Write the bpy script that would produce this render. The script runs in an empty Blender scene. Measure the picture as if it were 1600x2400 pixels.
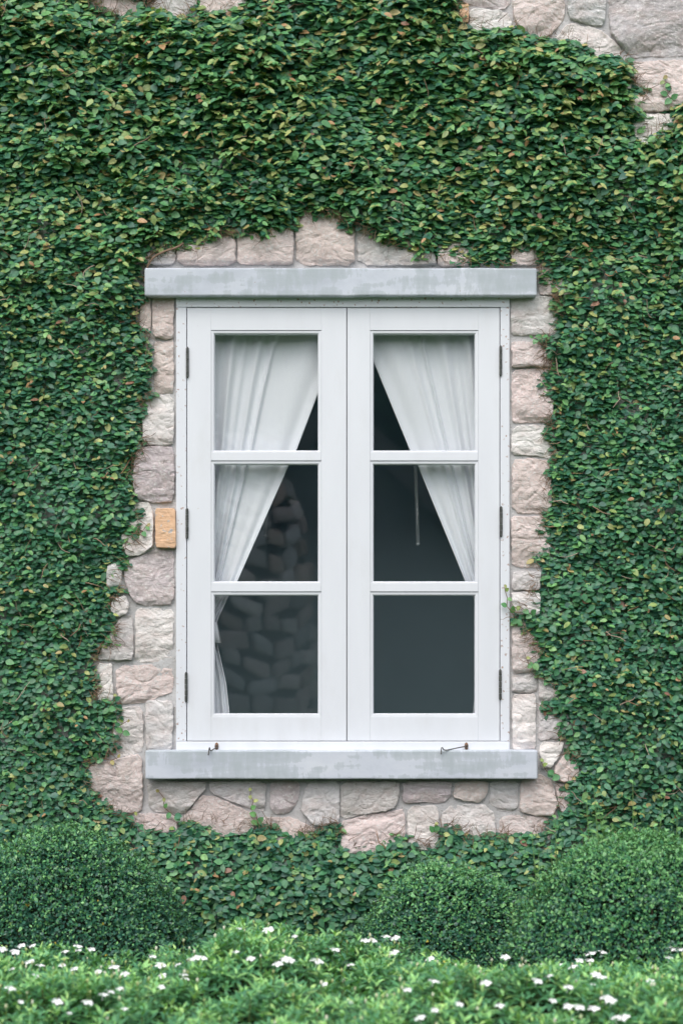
import bpy, bmesh, math, random
import numpy as np
from mathutils import Matrix, Vector, noise as mnoise

random.seed(7)
rng = np.random.default_rng(7)
R = math.radians

# ------------------------------------------------------------------ camera, sky, sun, exposure
D = 6.0            # camera to wall
ZC = 1.70          # eye height
HOR = 1480.0       # picture row of the eye level (photo pixels)
S = 0.00125        # metres per photo pixel on the wall plane
scene = bpy.context.scene
cd = bpy.data.cameras.new('camera')
cam = bpy.data.objects.new('camera', cd)
scene.collection.objects.link(cam)
cam.location = (0, -D, ZC)
cam.rotation_euler = (R(90), 0, 0)
cd.sensor_fit = 'VERTICAL'
cd.sensor_height = 36.0
cd.lens = 36.0 * D / (2400 * S)
cd.shift_y = (HOR - 1200) / 2400.0
cd.clip_start = 0.05
cd.clip_end = 2000
cd.dof.use_dof = True
cd.dof.focus_distance = D
cd.dof.aperture_fstop = 4.8
scene.camera = cam

SUN_EL, SUN_AZ = 54.0, 18.0     # high soft sun, in front of the wall, a little to the left
world = bpy.data.worlds.new('World')
scene.world = world
world.use_nodes = True
wn, wl = world.node_tree.nodes, world.node_tree.links
wn.clear()
sky = wn.new('ShaderNodeTexSky')
sky.sky_type = 'NISHITA'
sky.sun_disc = False
sky.sun_elevation = R(SUN_EL)
sky.sun_rotation = R(180 + SUN_AZ)
sky.air_density = 1.0
sky.dust_density = 4.0
sky.ozone_density = 1.0
hs = wn.new('ShaderNodeHueSaturation')
hs.inputs['Saturation'].default_value = 0.50
bg = wn.new('ShaderNodeBackground')
bg.inputs['Strength'].default_value = 0.15
wo = wn.new('ShaderNodeOutputWorld')
wl.new(sky.outputs[0], hs.inputs['Color'])
wl.new(hs.outputs[0], bg.inputs['Color'])
wl.new(bg.outputs[0], wo.inputs['Surface'])

sd = bpy.data.lights.new('sun', 'SUN')
sd.energy = 0.75
sd.angle = R(110)
sd.color = (1.0, 0.985, 0.965)
sun = bpy.data.objects.new('sun', sd)
scene.collection.objects.link(sun)
sdir = Vector((-math.sin(R(SUN_AZ)) * math.cos(R(SUN_EL)), -math.cos(R(SUN_AZ)) * math.cos(R(SUN_EL)), math.sin(R(SUN_EL))))
sun.rotation_euler = sdir.to_track_quat('Z', 'Y').to_euler()
sun.location = (-2, -6, 9)

vs = scene.view_settings
vs.view_transform = 'Standard'
vs.look = 'None'
vs.gamma = 1.0
vs.use_curve_mapping = False
vs.exposure = 0.59
scene.cycles.max_bounces = 10
scene.cycles.transparent_max_bounces = 12
scene.cycles.caustics_reflective = False
scene.cycles.caustics_refractive = False

# ------------------------------------------------------------------ helpers
col = scene.collection

def P(px, py, Y=0.0):
    k = (D + Y) / D * S
    return Vector(((px - 800) * k, Y, ZC + (HOR - py) * k))

def W(px, py):                       # on the wall plane
    return (px - 800) * S, ZC + (HOR - py) * S

def tag(o, label=None, cat=None, group=None, kind=None):
    if label: o['label'] = label
    if cat: o['category'] = cat
    if group: o['group'] = group
    if kind: o['kind'] = kind
    return o

def empty(name, loc, label=None, cat=None, group=None):
    o = bpy.data.objects.new(name, None)
    o.empty_display_size = 0.1
    o.location = loc
    col.objects.link(o)
    return tag(o, label, cat, group)

def wloc(o):
    v = Vector(o.location)
    while o.parent:
        o = o.parent
        v = v + Vector(o.location)
    return v

def link(name, me, mat, parent=None, loc=(0, 0, 0)):
    """one mesh object; loc in world coordinates, mesh relative to loc"""
    o = bpy.data.objects.new(name, me)
    col.objects.link(o)
    if mat and not me.materials:
        me.materials.append(mat)
    v = Vector(loc)
    if parent:
        o.parent = parent
        v = v - wloc(parent)
    o.location = v
    return o

def bm_obj(name, bm, mat, parent=None, smooth=False, loc=None):
    if loc is not None:
        bmesh.ops.translate(bm, verts=bm.verts, vec=-Vector(loc))
    bmesh.ops.recalc_face_normals(bm, faces=bm.faces)
    me = bpy.data.meshes.new(name)
    bm.to_mesh(me)
    bm.free()
    if smooth:
        me.polygons.foreach_set('use_smooth', [True] * len(me.polygons))
    return link(name, me, mat, parent, loc or (0, 0, 0))

def np_mesh(name, V, F, smooth=True, cols=None):
    """V (n,3), F (m,3) ints -> mesh, cols (n,3) point colours"""
    me = bpy.data.meshes.new(name)
    V = np.ascontiguousarray(V, np.float32)
    F = np.ascontiguousarray(F, np.int32)
    k = F.shape[1]
    me.vertices.add(len(V)); me.vertices.foreach_set('co', V.ravel())
    me.loops.add(F.size); me.loops.foreach_set('vertex_index', F.ravel())
    me.polygons.add(len(F))
    me.polygons.foreach_set('loop_start', np.arange(0, F.size, k, dtype=np.int32))
    me.polygons.foreach_set('loop_total', np.full(len(F), k, np.int32))
    me.polygons.foreach_set('use_smooth', np.full(len(F), smooth))
    me.update(calc_edges=True)
    if cols is not None:
        a = me.color_attributes.new('Col', 'FLOAT_COLOR', 'POINT')
        c = np.ones((len(V), 4), np.float32); c[:, :3] = cols
        a.data.foreach_set('color', c.ravel())
    return me

def box_bm(x0, x1, y0, y1, z0, z1, bev=0.0, seg=2, bm=None):
    b = bm or bmesh.new()
    vs_ = [b.verts.new(p) for p in [(x0,y0,z0),(x1,y0,z0),(x1,y1,z0),(x0,y1,z0),(x0,y0,z1),(x1,y0,z1),(x1,y1,z1),(x0,y1,z1)]]
    for f in [(0,3,2,1),(4,5,6,7),(0,1,5,4),(1,2,6,5),(2,3,7,6),(3,0,4,7)]:
        b.faces.new([vs_[i] for i in f])
    if bev > 0 and bm is None:
        bmesh.ops.bevel(b, geom=b.edges[:], offset=bev, segments=seg, profile=0.5, affect='EDGES')
    return b

def tube_arrays(pts, rad, n=6, cap=True):
    """tube along a list of points, rad scalar or list"""
    pts = [Vector(p) for p in pts]
    if not hasattr(rad, '__len__'): rad = [rad] * len(pts)
    V, F = [], []
    up = Vector((0.13, 0.21, 0.97))
    for i, p in enumerate(pts):
        t = (pts[min(i+1, len(pts)-1)] - pts[max(i-1, 0)])
        if t.length < 1e-9: t = Vector((0, 0, 1))
        t.normalize()
        a = t.cross(up)
        if a.length < 0.05: a = t.cross(Vector((1, 0, 0)))
        a.normalize(); b = t.cross(a)
        for k in range(n):
            an = 2*math.pi*k/n
            V.append(p + (a*math.cos(an) + b*math.sin(an))*rad[i])
    for i in range(len(pts)-1):
        for k in range(n):
            k2 = (k+1) % n
            F.append((i*n+k, i*n+k2, (i+1)*n+k2)); F.append((i*n+k, (i+1)*n+k2, (i+1)*n+k))
    if cap:
        for base, rev in ((0, False), ((len(pts)-1)*n, True)):
            for k in range(1, n-1):
                F.append((base, base+k, base+k+1) if rev else (base, base+k+1, base+k))
    return np.array([tuple(v) for v in V]), np.array(F, int)

class Tri:
    """collects triangle arrays"""
    def __init__(s): s.V, s.F, s.C, s.n = [], [], [], 0
    def add(s, V, F, c=None):
        s.V.append(V); s.F.append(F + s.n); s.n += len(V)
        if c is not None:
            c = np.asarray(c, float)
            s.C.append(np.tile(c, (len(V), 1)) if c.ndim == 1 else c)
    def mesh(s, name, smooth=True):
        return np_mesh(name, np.concatenate(s.V), np.concatenate(s.F), smooth, np.concatenate(s.C) if s.C else None)

# ------------------------------------------------------------------ materials
def new_mat(name):
    m = bpy.data.materials.new(name)
    m.use_nodes = True
    nt = m.node_tree
    b = nt.nodes['Principled BSDF']
    return m, nt.nodes, nt.links, b

def ramp(N, stops):
    r = N.new('ShaderNodeValToRGB')
    e = r.color_ramp.elements
    while len(e) > 1: e.remove(e[-1])
    e[0].position, e[0].color = stops[0][0], (*stops[0][1], 1)
    for p, c in stops[1:]:
        x = e.new(p); x.color = (*c, 1)
    return r

def noise_tex(N, L, scale, detail=4, rough=0.6, vec=None, dist=0.0):
    t = N.new('ShaderNodeTexNoise')
    t.inputs['Scale'].default_value = scale
    t.inputs['Detail'].default_value = detail
    t.inputs['Roughness'].default_value = rough
    t.inputs['Distortion'].default_value = dist
    if vec is not None: L.new(vec, t.inputs['Vector'])
    return t

def mixc(N, L, fac, a, b, mode='MIX'):
    m = N.new('ShaderNodeMix'); m.data_type = 'RGBA'; m.blend_type = mode
    for sock, v in ((m.inputs[0], fac), (m.inputs[6], a), (m.inputs[7], b)):
        if hasattr(v, 'is_output'): L.new(v, sock)
        elif isinstance(v, (int, float)): sock.default_value = v
        else: sock.default_value = (*v, 1)
    return m.outputs[2]

def position(N):
    return N.new('ShaderNodeNewGeometry').outputs['Position']

def mapping(N, L, vec, scale=(1, 1, 1), loc=(0, 0, 0)):
    m = N.new('ShaderNodeMapping')
    m.inputs['Scale'].default_value = scale
    m.inputs['Location'].default_value = loc
    L.new(vec, m.inputs['Vector'])
    return m.outputs[0]

def bump(N, L, b, h, strength, dist):
    n = N.new('ShaderNodeBump')
    n.inputs['Strength'].default_value = strength
    n.inputs['Distance'].default_value = dist
    L.new(h, n.inputs['Height'])
    L.new(n.outputs[0], b.inputs['Normal'])
    return n

def m_stone():
    m, N, L, b = new_mat('rough_stone')
    pos = position(N)
    oi = N.new('ShaderNodeObjectInfo')
    c = oi.outputs['Color']
    big = noise_tex(N, L, 11, 5, 0.62, pos, 0.4)
    r1 = ramp(N, [(0.30, (0.86, 0.84, 0.84)), (0.50, (1.0, 0.985, 0.98)), (0.72, (1.14, 1.14, 1.14))])
    L.new(big.outputs[0], r1.inputs[0])
    c1 = mixc(N, L, 1.0, c, r1.outputs[0], 'MULTIPLY')
    # pinkish iron clouds
    pk = noise_tex(N, L, 17, 4, 0.6, mapping(N, L, pos, (1, 1, 1.7), (3, 1, 7)))
    rp = ramp(N, [(0.46, (0, 0, 0)), (0.66, (0.42, 0.42, 0.42))])
    L.new(pk.outputs[0], rp.inputs[0])
    c2 = mixc(N, L, rp.outputs[0], c1, (0.62, 0.50, 0.46))
    # pale lichen flecks
    fl = noise_tex(N, L, 120, 5, 0.75, pos)
    rf = ramp(N, [(0.53, (0, 0, 0)), (0.62, (0.85, 0.85, 0.85))])
    L.new(fl.outputs[0], rf.inputs[0])
    c3 = mixc(N, L, rf.outputs[0], c2, (0.85, 0.83, 0.81))
    # dirt specks and thin dark streaks
    dk = noise_tex(N, L, 75, 6, 0.78, mapping(N, L, pos, (1, 1, 2.4), (9, 4, 2)), 0.6)
    rd = ramp(N, [(0.28, (0.85, 0.85, 0.85)), (0.395, (0, 0, 0))])
    L.new(dk.outputs[0], rd.inputs[0])
    c4 = mixc(N, L, rd.outputs[0], c3, (0.24, 0.20, 0.165))
    mo = noise_tex(N, L, 8, 4, 0.6, mapping(N, L, pos, (1, 1, 1), (21, 4, 2)))
    rm = ramp(N, [(0.56, (0, 0, 0)), (0.75, (0.4, 0.4, 0.4))])
    L.new(mo.outputs[0], rm.inputs[0])
    c5 = mixc(N, L, rm.outputs[0], c4, (0.36, 0.34, 0.28))
    L.new(c5, b.inputs['Base Color'])
    b.inputs['Roughness'].default_value = 0.93
    b.inputs['Specular IOR Level'].default_value = 0.2
    hn = noise_tex(N, L, 55, 9, 0.78, mapping(N, L, pos, (1, 1, 1.7)), 0.5)
    bump(N, L, b, hn.outputs[0], 1.0, 0.009)
    return m

def m_mortar():
    m, N, L, b = new_mat('mortar')
    pos = position(N)
    n1 = noise_tex(N, L, 14, 6, 0.65, pos)
    r1 = ramp(N, [(0.3, (0.47, 0.46, 0.455)), (0.55, (0.57, 0.565, 0.57)), (0.75, (0.64, 0.64, 0.65))])
    L.new(n1.outputs[0], r1.inputs[0])
    n2 = noise_tex(N, L, 140, 3, 0.7, pos)
    r2 = ramp(N, [(0.3, (0.6, 0.6, 0.6)), (0.42, (0, 0, 0))])
    L.new(n2.outputs[0], r2.inputs[0])
    c = mixc(N, L, r2.outputs[0], r1.outputs[0], (0.16, 0.13, 0.10))
    L.new(c, b.inputs['Base Color'])
    b.inputs['Roughness'].default_value = 0.95
    b.inputs['Specular IOR Level'].default_value = 0.15
    hn = noise_tex(N, L, 90, 6, 0.7, pos)
    bump(N, L, b, hn.outputs[0], 0.7, 0.006)
    return m

def m_concrete():
    m, N, L, b = new_mat('painted_concrete')
    pos = position(N)
    n1 = noise_tex(N, L, 6, 6, 0.6, mapping(N, L, pos, (1, 1, 2)))
    r1 = ramp(N, [(0.3, (0.46, 0.50, 0.56)), (0.5, (0.56, 0.60, 0.67)), (0.75, (0.64, 0.675, 0.73))])
    L.new(n1.outputs[0], r1.inputs[0])
    # water stains: vertical streaks broken by a slow noise
    st = noise_tex(N, L, 1.0, 6, 0.66, mapping(N, L, pos, (30, 6, 9), (4, 0, 3)))
    sl = noise_tex(N, L, 5, 3, 0.5, mapping(N, L, pos, (1, 1, 6), (2, 5, 1)))
    ad = N.new('ShaderNodeMath'); ad.operation = 'MULTIPLY'
    L.new(st.outputs[0], ad.inputs[0]); L.new(sl.outputs[0], ad.inputs[1])
    rs = ramp(N, [(0.235, (0, 0, 0)), (0.255, (0.5, 0.5, 0.5)), (0.36, (0.9, 0.9, 0.9))])
    L.new(ad.outputs[0], rs.inputs[0])
    c = mixc(N, L, rs.outputs[0], r1.outputs[0], (0.41, 0.46, 0.49))
    sp = noise_tex(N, L, 75, 2, 0.5, pos)
    rsp = ramp(N, [(0.76, (0, 0, 0)), (0.80, (0.6, 0.6, 0.6))])
    L.new(sp.outputs[0], rsp.inputs[0])
    c = mixc(N, L, rsp.outputs[0], c, (0.30, 0.20, 0.16))
    L.new(c, b.inputs['Base Color'])
    b.inputs['Roughness'].default_value = 0.8
    hn = noise_tex(N, L, 40, 6, 0.65, pos)
    bump(N, L, b, hn.outputs[0], 0.25, 0.003)
    return m

def m_paint(name, specks):
    m, N, L, b = new_mat(name)
    pos = position(N)
    n1 = noise_tex(N, L, 5, 4, 0.5, mapping(N, L, pos, (3, 1, 0.7)))
    r1 = ramp(N, [(0.3, (0.725, 0.75, 0.80)), (0.7, (0.76, 0.785, 0.835))])
    L.new(n1.outputs[0], r1.inputs[0])
    gr = noise_tex(N, L, 3.5, 7, 0.7, mapping(N, L, pos, (2.2, 1, 0.8), (7, 2, 5)))
    rg = ramp(N, [(0.52, (0, 0, 0)), (0.78, (0.30, 0.30, 0.30))])
    L.new(gr.outputs[0], rg.inputs[0])
    c = mixc(N, L, rg.outputs[0], r1.outputs[0], (0.58, 0.58, 0.57))
    if specks:
        # rusty dots left by torn-off aerial roots
        v = N.new('ShaderNodeTexVoronoi'); v.inputs['Scale'].default_value = 75
        v.inputs['Randomness'].default_value = 1.0
        wob = noise_tex(N, L, 160, 2, 0.5, pos)
        mp = mixc(N, L, 0.012, pos, wob.outputs['Color'], 'ADD')
        L.new(mp, v.inputs['Vector'])
        rv = ramp(N, [(0.10, (1, 1, 1)), (0.28, (0, 0, 0))])
        L.new(v.outputs['Distance'], rv.inputs[0])
        pa = noise_tex(N, L, 9, 3, 0.6, mapping(N, L, pos, (1, 1, 0.8)))
        rp = ramp(N, [(0.38, (0, 0, 0)), (0.50, (0.95, 0.95, 0.95))])
        L.new(pa.outputs[0], rp.inputs[0])
        pr = N.new('ShaderNodeSeparateColor'); L.new(v.outputs['Color'], pr.inputs[0])
        gt = N.new('ShaderNodeMath'); gt.operation = 'GREATER_THAN'; gt.inputs[1].default_value = 0.35
        L.new(pr.outputs[0], gt.inputs[0])
        mu = N.new('ShaderNodeMath'); mu.operation = 'MULTIPLY'
        L.new(rv.outputs[0], mu.inputs[0]); L.new(rp.outputs[0], mu.inputs[1])
        mu2 = N.new('ShaderNodeMath'); mu2.operation = 'MULTIPLY'
        L.new(mu.outputs[0], mu2.inputs[0]); L.new(gt.outputs[0], mu2.inputs[1])
        c = mixc(N, L, mu2.outputs[0], c, (0.38, 0.25, 0.20))
    else:
        v = noise_tex(N, L, 60, 1, 0.5, pos)
        rv = ramp(N, [(0.80, (0, 0, 0)), (0.84, (0.35, 0.35, 0.35))])
        L.new(v.outputs[0], rv.inputs[0])
        c = mixc(N, L, rv.outputs[0], c, (0.45, 0.36, 0.32))
    L.new(c, b.inputs['Base Color'])
    b.inputs['Roughness'].default_value = 0.42
    hn = noise_tex(N, L, 22, 4, 0.6, mapping(N, L, pos, (4, 1, 0.6)))
    bump(N, L, b, hn.outputs[0], 0.06, 0.002)
    return m

def m_leaf(name, rough=0.42, trans=0.18, spec=0.45):
    m, N, L, b = new_mat(name)
    at = N.new('ShaderNodeAttribute'); at.attribute_name = 'Col'
    pos = position(N)
    n = noise_tex(N, L, 130, 2, 0.5, pos)
    r = ramp(N, [(0.3, (0.8, 0.8, 0.8)), (0.7, (1.2, 1.2, 1.2))])
    L.new(n.outputs[0], r.inputs[0])
    c = mixc(N, L, 1.0, at.outputs['Color'], r.outputs[0], 'MULTIPLY')
    # paler underside
    geo = N.new('ShaderNodeNewGeometry')
    c2 = mixc(N, L, 0.35, c, (0.20, 0.26, 0.16))
    cc = mixc(N, L, geo.outputs['Backfacing'], c, c2)
    L.new(cc, b.inputs['Base Color'])
    b.inputs['Roughness'].default_value = rough
    b.inputs['Specular IOR Level'].default_value = spec
    tr = N.new('ShaderNodeBsdfTranslucent')
    tc = mixc(N, L, 1.0, cc, (1.3, 1.5, 0.5), 'MULTIPLY')
    L.new(tc, tr.inputs['Color'])
    mx = N.new('ShaderNodeMixShader'); mx.inputs[0].default_value = trans
    L.new(b.outputs[0], mx.inputs[1]); L.new(tr.outputs[0], mx.inputs[2])
    L.new(mx.outputs[0], N['Material Output'].inputs['Surface'])
    return m

def m_plain(name, c, rough=0.7, metal=0.0, var=0.15, scale=60, spec=0.4):
    m, N, L, b = new_mat(name)
    pos = position(N)
    n = noise_tex(N, L, scale, 4, 0.6, pos)
    lo = tuple(x*(1-var) for x in c); hi = tuple(min(1, x*(1+var)) for x in c)
    r = ramp(N, [(0.3, lo), (0.7, hi)])
    L.new(n.outputs[0], r.inputs[0])
    L.new(r.outputs[0], b.inputs['Base Color'])
    b.inputs['Roughness'].default_value = rough
    b.inputs['Metallic'].default_value = metal
    b.inputs['Specular IOR Level'].default_value = spec
    return m

def m_attr(name, rough=0.85):
    m, N, L, b = new_mat(name)
    at = N.new('ShaderNodeAttribute'); at.attribute_name = 'Col'
    L.new(at.outputs['Color'], b.inputs['Base Color'])
    b.inputs['Roughness'].default_value = rough
    b.inputs['Specular IOR Level'].default_value = 0.2
    return m

def m_glass():
    m, N, L, b = new_mat('window_glass')
    N.remove(b)
    fr = N.new('ShaderNodeFresnel')
    # the pane is thin: both faces reflect like air-to-glass, none like the inside of a block
    bf = N.new('ShaderNodeNewGeometry')
    mr = N.new('ShaderNodeMapRange'); mr.inputs['To Min'].default_value = 1.6; mr.inputs['To Max'].default_value = 1/1.6
    L.new(bf.outputs['Backfacing'], mr.inputs['Value']); L.new(mr.outputs[0], fr.inputs['IOR'])
    t = N.new('ShaderNodeBsdfTransparent'); t.inputs['Color'].default_value = (0.985, 0.99, 0.99, 1)
    g = N.new('ShaderNodeBsdfGlossy'); g.inputs['Roughness'].default_value = 0.0
    g.inputs['Color'].default_value = (1, 1, 1, 1)
    mx = N.new('ShaderNodeMixShader')
    L.new(fr.outputs[0], mx.inputs[0]); L.new(t.outputs[0], mx.inputs[1]); L.new(g.outputs[0], mx.inputs[2])
    L.new(mx.outputs[0], N['Material Output'].inputs['Surface'])
    return m

def m_rod():
    m, N, L, b = new_mat('clear_acrylic')
    N.remove(b)
    t = N.new('ShaderNodeBsdfTransparent'); t.inputs['Color'].default_value = (0.95, 0.97, 0.97, 1)
    d = N.new('ShaderNodeBsdfDiffuse'); d.inputs['Color'].default_value = (0.75, 0.80, 0.80, 1)
    g = N.new('ShaderNodeBsdfGlossy'); g.inputs['Roughness'].default_value = 0.15
    m1 = N.new('ShaderNodeMixShader'); m1.inputs[0].default_value = 0.12
    m2 = N.new('ShaderNodeMixShader'); m2.inputs[0].default_value = 0.10
    L.new(t.outputs[0], m1.inputs[1]); L.new(d.outputs[0], m1.inputs[2])
    L.new(m1.outputs[0], m2.inputs[1]); L.new(g.outputs[0], m2.inputs[2])
    L.new(m2.outputs[0], N['Material Output'].inputs['Surface'])
    return m

def m_cloth():
    m, N, L, b = new_mat('curtain_linen')
    pos = position(N)
    w1 = N.new('ShaderNodeTexWave'); w1.bands_direction = 'Z'; w1.inputs['Scale'].default_value = 160
    w1.inputs['Distortion'].default_value = 2.0; w1.inputs['Detail'].default_value = 2
    L.new(pos, w1.inputs['Vector'])
    n = noise_tex(N, L, 1.0, 4, 0.6, mapping(N, L, pos, (240, 240, 30)))
    r = ramp(N, [(0.3, (0.88, 0.91, 0.96)), (0.7, (0.92, 0.95, 0.985))])
    L.new(n.outputs[0], r.inputs[0])
    L.new(r.outputs[0], b.inputs['Base Color'])
    b.inputs['Roughness'].default_value = 0.9
    b.inputs['Specular IOR Level'].default_value = 0.1
    bump(N, L, b, n.outputs[0], 0.04, 0.001)
    tr = N.new('ShaderNodeBsdfTranslucent'); tr.inputs['Color'].default_value = (0.8, 0.82, 0.8, 1)
    mx = N.new('ShaderNodeMixShader'); mx.inputs[0].default_value = 0.08
    L.new(b.outputs[0], mx.inputs[1]); L.new(tr.outputs[0], mx.inputs[2])
    L.new(mx.outputs[0], N['Material Output'].inputs['Surface'])
    return m

M = dict(
    stone=m_stone(), mortar=m_mortar(), concrete=m_concrete(),
    frame=m_paint('frame_paint', True), sash=m_paint('sash_paint', False),
    ivy=m_leaf('fig_leaf', 0.40, 0.15, 0.45), shrub=m_leaf('shrub_leaf', 0.33, 0.12, 0.5), hedge=m_leaf('hedge_leaf', 0.4, 0.22, 0.45),
    twig=m_attr('twig_bark'), glass=m_glass(), rod=m_rod(), cloth=m_cloth(),
    hinge=m_plain('hinge_bronze', (0.10, 0.105, 0.10), 0.5, 0.6, 0.5, 90),
    iron=m_plain('hook_iron', (0.16, 0.15, 0.14), 0.5, 0.7, 0.4, 120),
    rust=m_plain('rusty_plate', (0.22, 0.12, 0.07), 0.8, 0.3, 0.6, 160),
    room=m_plain('room_plaster', (0.33, 0.48, 0.53), 0.9, 0, 0.06, 3),
    soil=m_plain('soil', (0.07, 0.055, 0.04), 0.95, 0, 0.3, 20),
    petal=m_plain('white_petal', (0.86, 0.87, 0.86), 0.55, 0, 0.03, 60),
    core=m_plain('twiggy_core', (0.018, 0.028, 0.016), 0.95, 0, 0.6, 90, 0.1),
    wood=m_plain('far_foliage', (0.03, 0.06, 0.035), 0.8, 0, 0.6, 3, 0.2),
    slate=m_plain('slate', (0.03, 0.033, 0.036), 0.8, 0, 0.3, 8),
    brickm=None,
    render=m_plain('cottage_plaster', (0.55, 0.62, 0.64), 0.9, 0, 0.06, 2), board=m_plain('grey_board', (0.30, 0.30, 0.29), 0.8, 0, 0.1, 6),
)

def m_brick():
    m, N, L, b = new_mat('orange_brick')
    pos = position(N)
    n = noise_tex(N, L, 45, 5, 0.65, mapping(N, L, pos, (1, 1, 3)))
    r = ramp(N, [(0.3, (0.66, 0.41, 0.25)), (0.7, (0.79, 0.54, 0.36))])
    L.new(n.outputs[0], r.inputs[0])
    p = noise_tex(N, L, 55, 3, 0.6, mapping(N, L, pos, (1, 1, 1), (5, 3, 2)))
    rp = ramp(N, [(0.60, (0, 0, 0)), (0.63, (0.9, 0.9, 0.9))])
    L.new(p.outputs[0], rp.inputs[0])
    c = mixc(N, L, rp.outputs[0], r.outputs[0], (0.50, 0.49, 0.49))
    L.new(c, b.inputs['Base Color'])
    b.inputs['Roughness'].default_value = 0.92
    bump(N, L, b, n.outputs[0], 0.6, 0.006)
    return m
M['brickm'] = m_brick()

# ------------------------------------------------------------------ ground
def build_ground():
    n = 60
    xs = np.concatenate([np.linspace(-600, -20, 8), np.linspace(-16, 16, 40), np.linspace(20, 600, 8)])
    ys = np.concatenate([np.linspace(-600, -40, 8), np.linspace(-36, 6, 48), np.linspace(10, 600, 8)])
    X, Y = np.meshgrid(xs, ys, indexing='ij')
    Z = 0.02*np.sin(X*1.3+0.4)*np.cos(Y*0.9) * (np.abs(X) < 18)*(np.abs(Y) < 40)
    V = np.stack([X, Y, Z], -1).reshape(-1, 3)
    a, b = X.shape
    i = np.arange(a*b).reshape(a, b)
    F = np.stack([i[:-1, :-1], i[1:, :-1], i[1:, 1:], i[:-1, 1:]], -1).reshape(-1, 4)
    m, N, L, bs = new_mat('lawn')
    pos = position(N)
    t = noise_tex(N, L, 9, 6, 0.7, pos)
    r = ramp(N, [(0.3, (0.03, 0.045, 0.018)), (0.7, (0.07, 0.11, 0.035))])
    L.new(t.outputs[0], r.inputs[0]); L.new(r.outputs[0], bs.inputs['Base Color'])
    bs.inputs['Roughness'].default_value = 0.95
    o = link('ground', np_mesh('ground', V, F), m)
    tag(o, kind='structure')
build_ground()

# ------------------------------------------------------------------ window rectangle (photo pixels)
FX0, FX1, FY0, FY1 = 414, 1192, 694, 1759        # frame outer
YF = -0.022                                      # frame front face

# ------------------------------------------------------------------ stone wall
wall = empty('stone_wall', (0, 0, 0), 'pinkish grey rubble stone wall round the window and showing above the fig', 'wall'); wall['kind'] = 'thing'

def build_mortar():
    x0, x1, z0, z1 = -2.5, 2.5, -0.1, 4.2
    hx0, hz1 = W(FX0+4, FY0+2); hx1, hz0 = W(FX1-4, FY1-2)
    st = 0.027
    xs = np.unique(np.concatenate([np.arange(x0, x1+st, st), [hx0, hx1]]))
    zs = np.unique(np.concatenate([np.arange(z0, z1+st, st), [hz0, hz1]]))
    V = np.zeros((len(xs), len(zs), 3))
    for i, x in enumerate(xs):
        for j, z in enumerate(zs):
            h = mnoise.fractal(Vector((x*14, 3.1, z*14)), 0.9, 2.0, 3)*0.0045 + mnoise.noise(Vector((x*3, 8, z*3)))*0.003
            V[i, j] = (x, -0.009 - h, z)
    i = np.arange(len(xs)*len(zs)).reshape(len(xs), len(zs))
    F = np.stack([i[:-1, :-1], i[1:, :-1], i[1:, 1:], i[:-1, 1:]], -1)
    cx = (xs[:-1]+xs[1:])/2; cz = (zs[:-1]+zs[1:])/2
    keep = ~(((cx > hx0) & (cx < hx1))[:, None] & ((cz > hz0) & (cz < hz1))[None, :])
    o = link('mortar_bed', np_mesh('mortar_bed', V.reshape(-1, 3), F[keep].reshape(-1, 4)), M['mortar'], wall)
    # the masonry mass behind the face, and the reveals of the opening
    b = bmesh.new()
    T = 0.30
    for a in ((x0, hx0, z0, z1), (hx1, x1, z0, z1), (hx0, hx1, z0, hz0), (hx0, hx1, hz1, z1)):
        box_bm(a[0], a[1], 0.02, T, a[2], a[3], bm=b)
    bm_obj('masonry_core', b, M['mortar'], wall)
build_mortar()

PK, GR, WH, PU, SL = (0.814, 0.709, 0.677), (0.740, 0.722, 0.715), (0.924, 0.895, 0.876), (0.703, 0.642, 0.652), (0.654, 0.680, 0.690)

def chaikin(p, k=2, a=0.16):
    for _ in range(k):
        q = []
        for i in range(len(p)):
            A, B = np.array(p[i], float), np.array(p[(i+1) % len(p)], float)
            q += [A + (B-A)*a, B - (B-A)*a]
        p = q
    return np.array(p)

def resample(p, step):
    q = []
    for i in range(len(p)):
        A, B = p[i], p[(i+1) % len(p)]
        n = max(1, int(round(np.linalg.norm(B-A)/step)))
        for k in range(n): q.append(A + (B-A)*k/n)
    return np.array(q)

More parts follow.
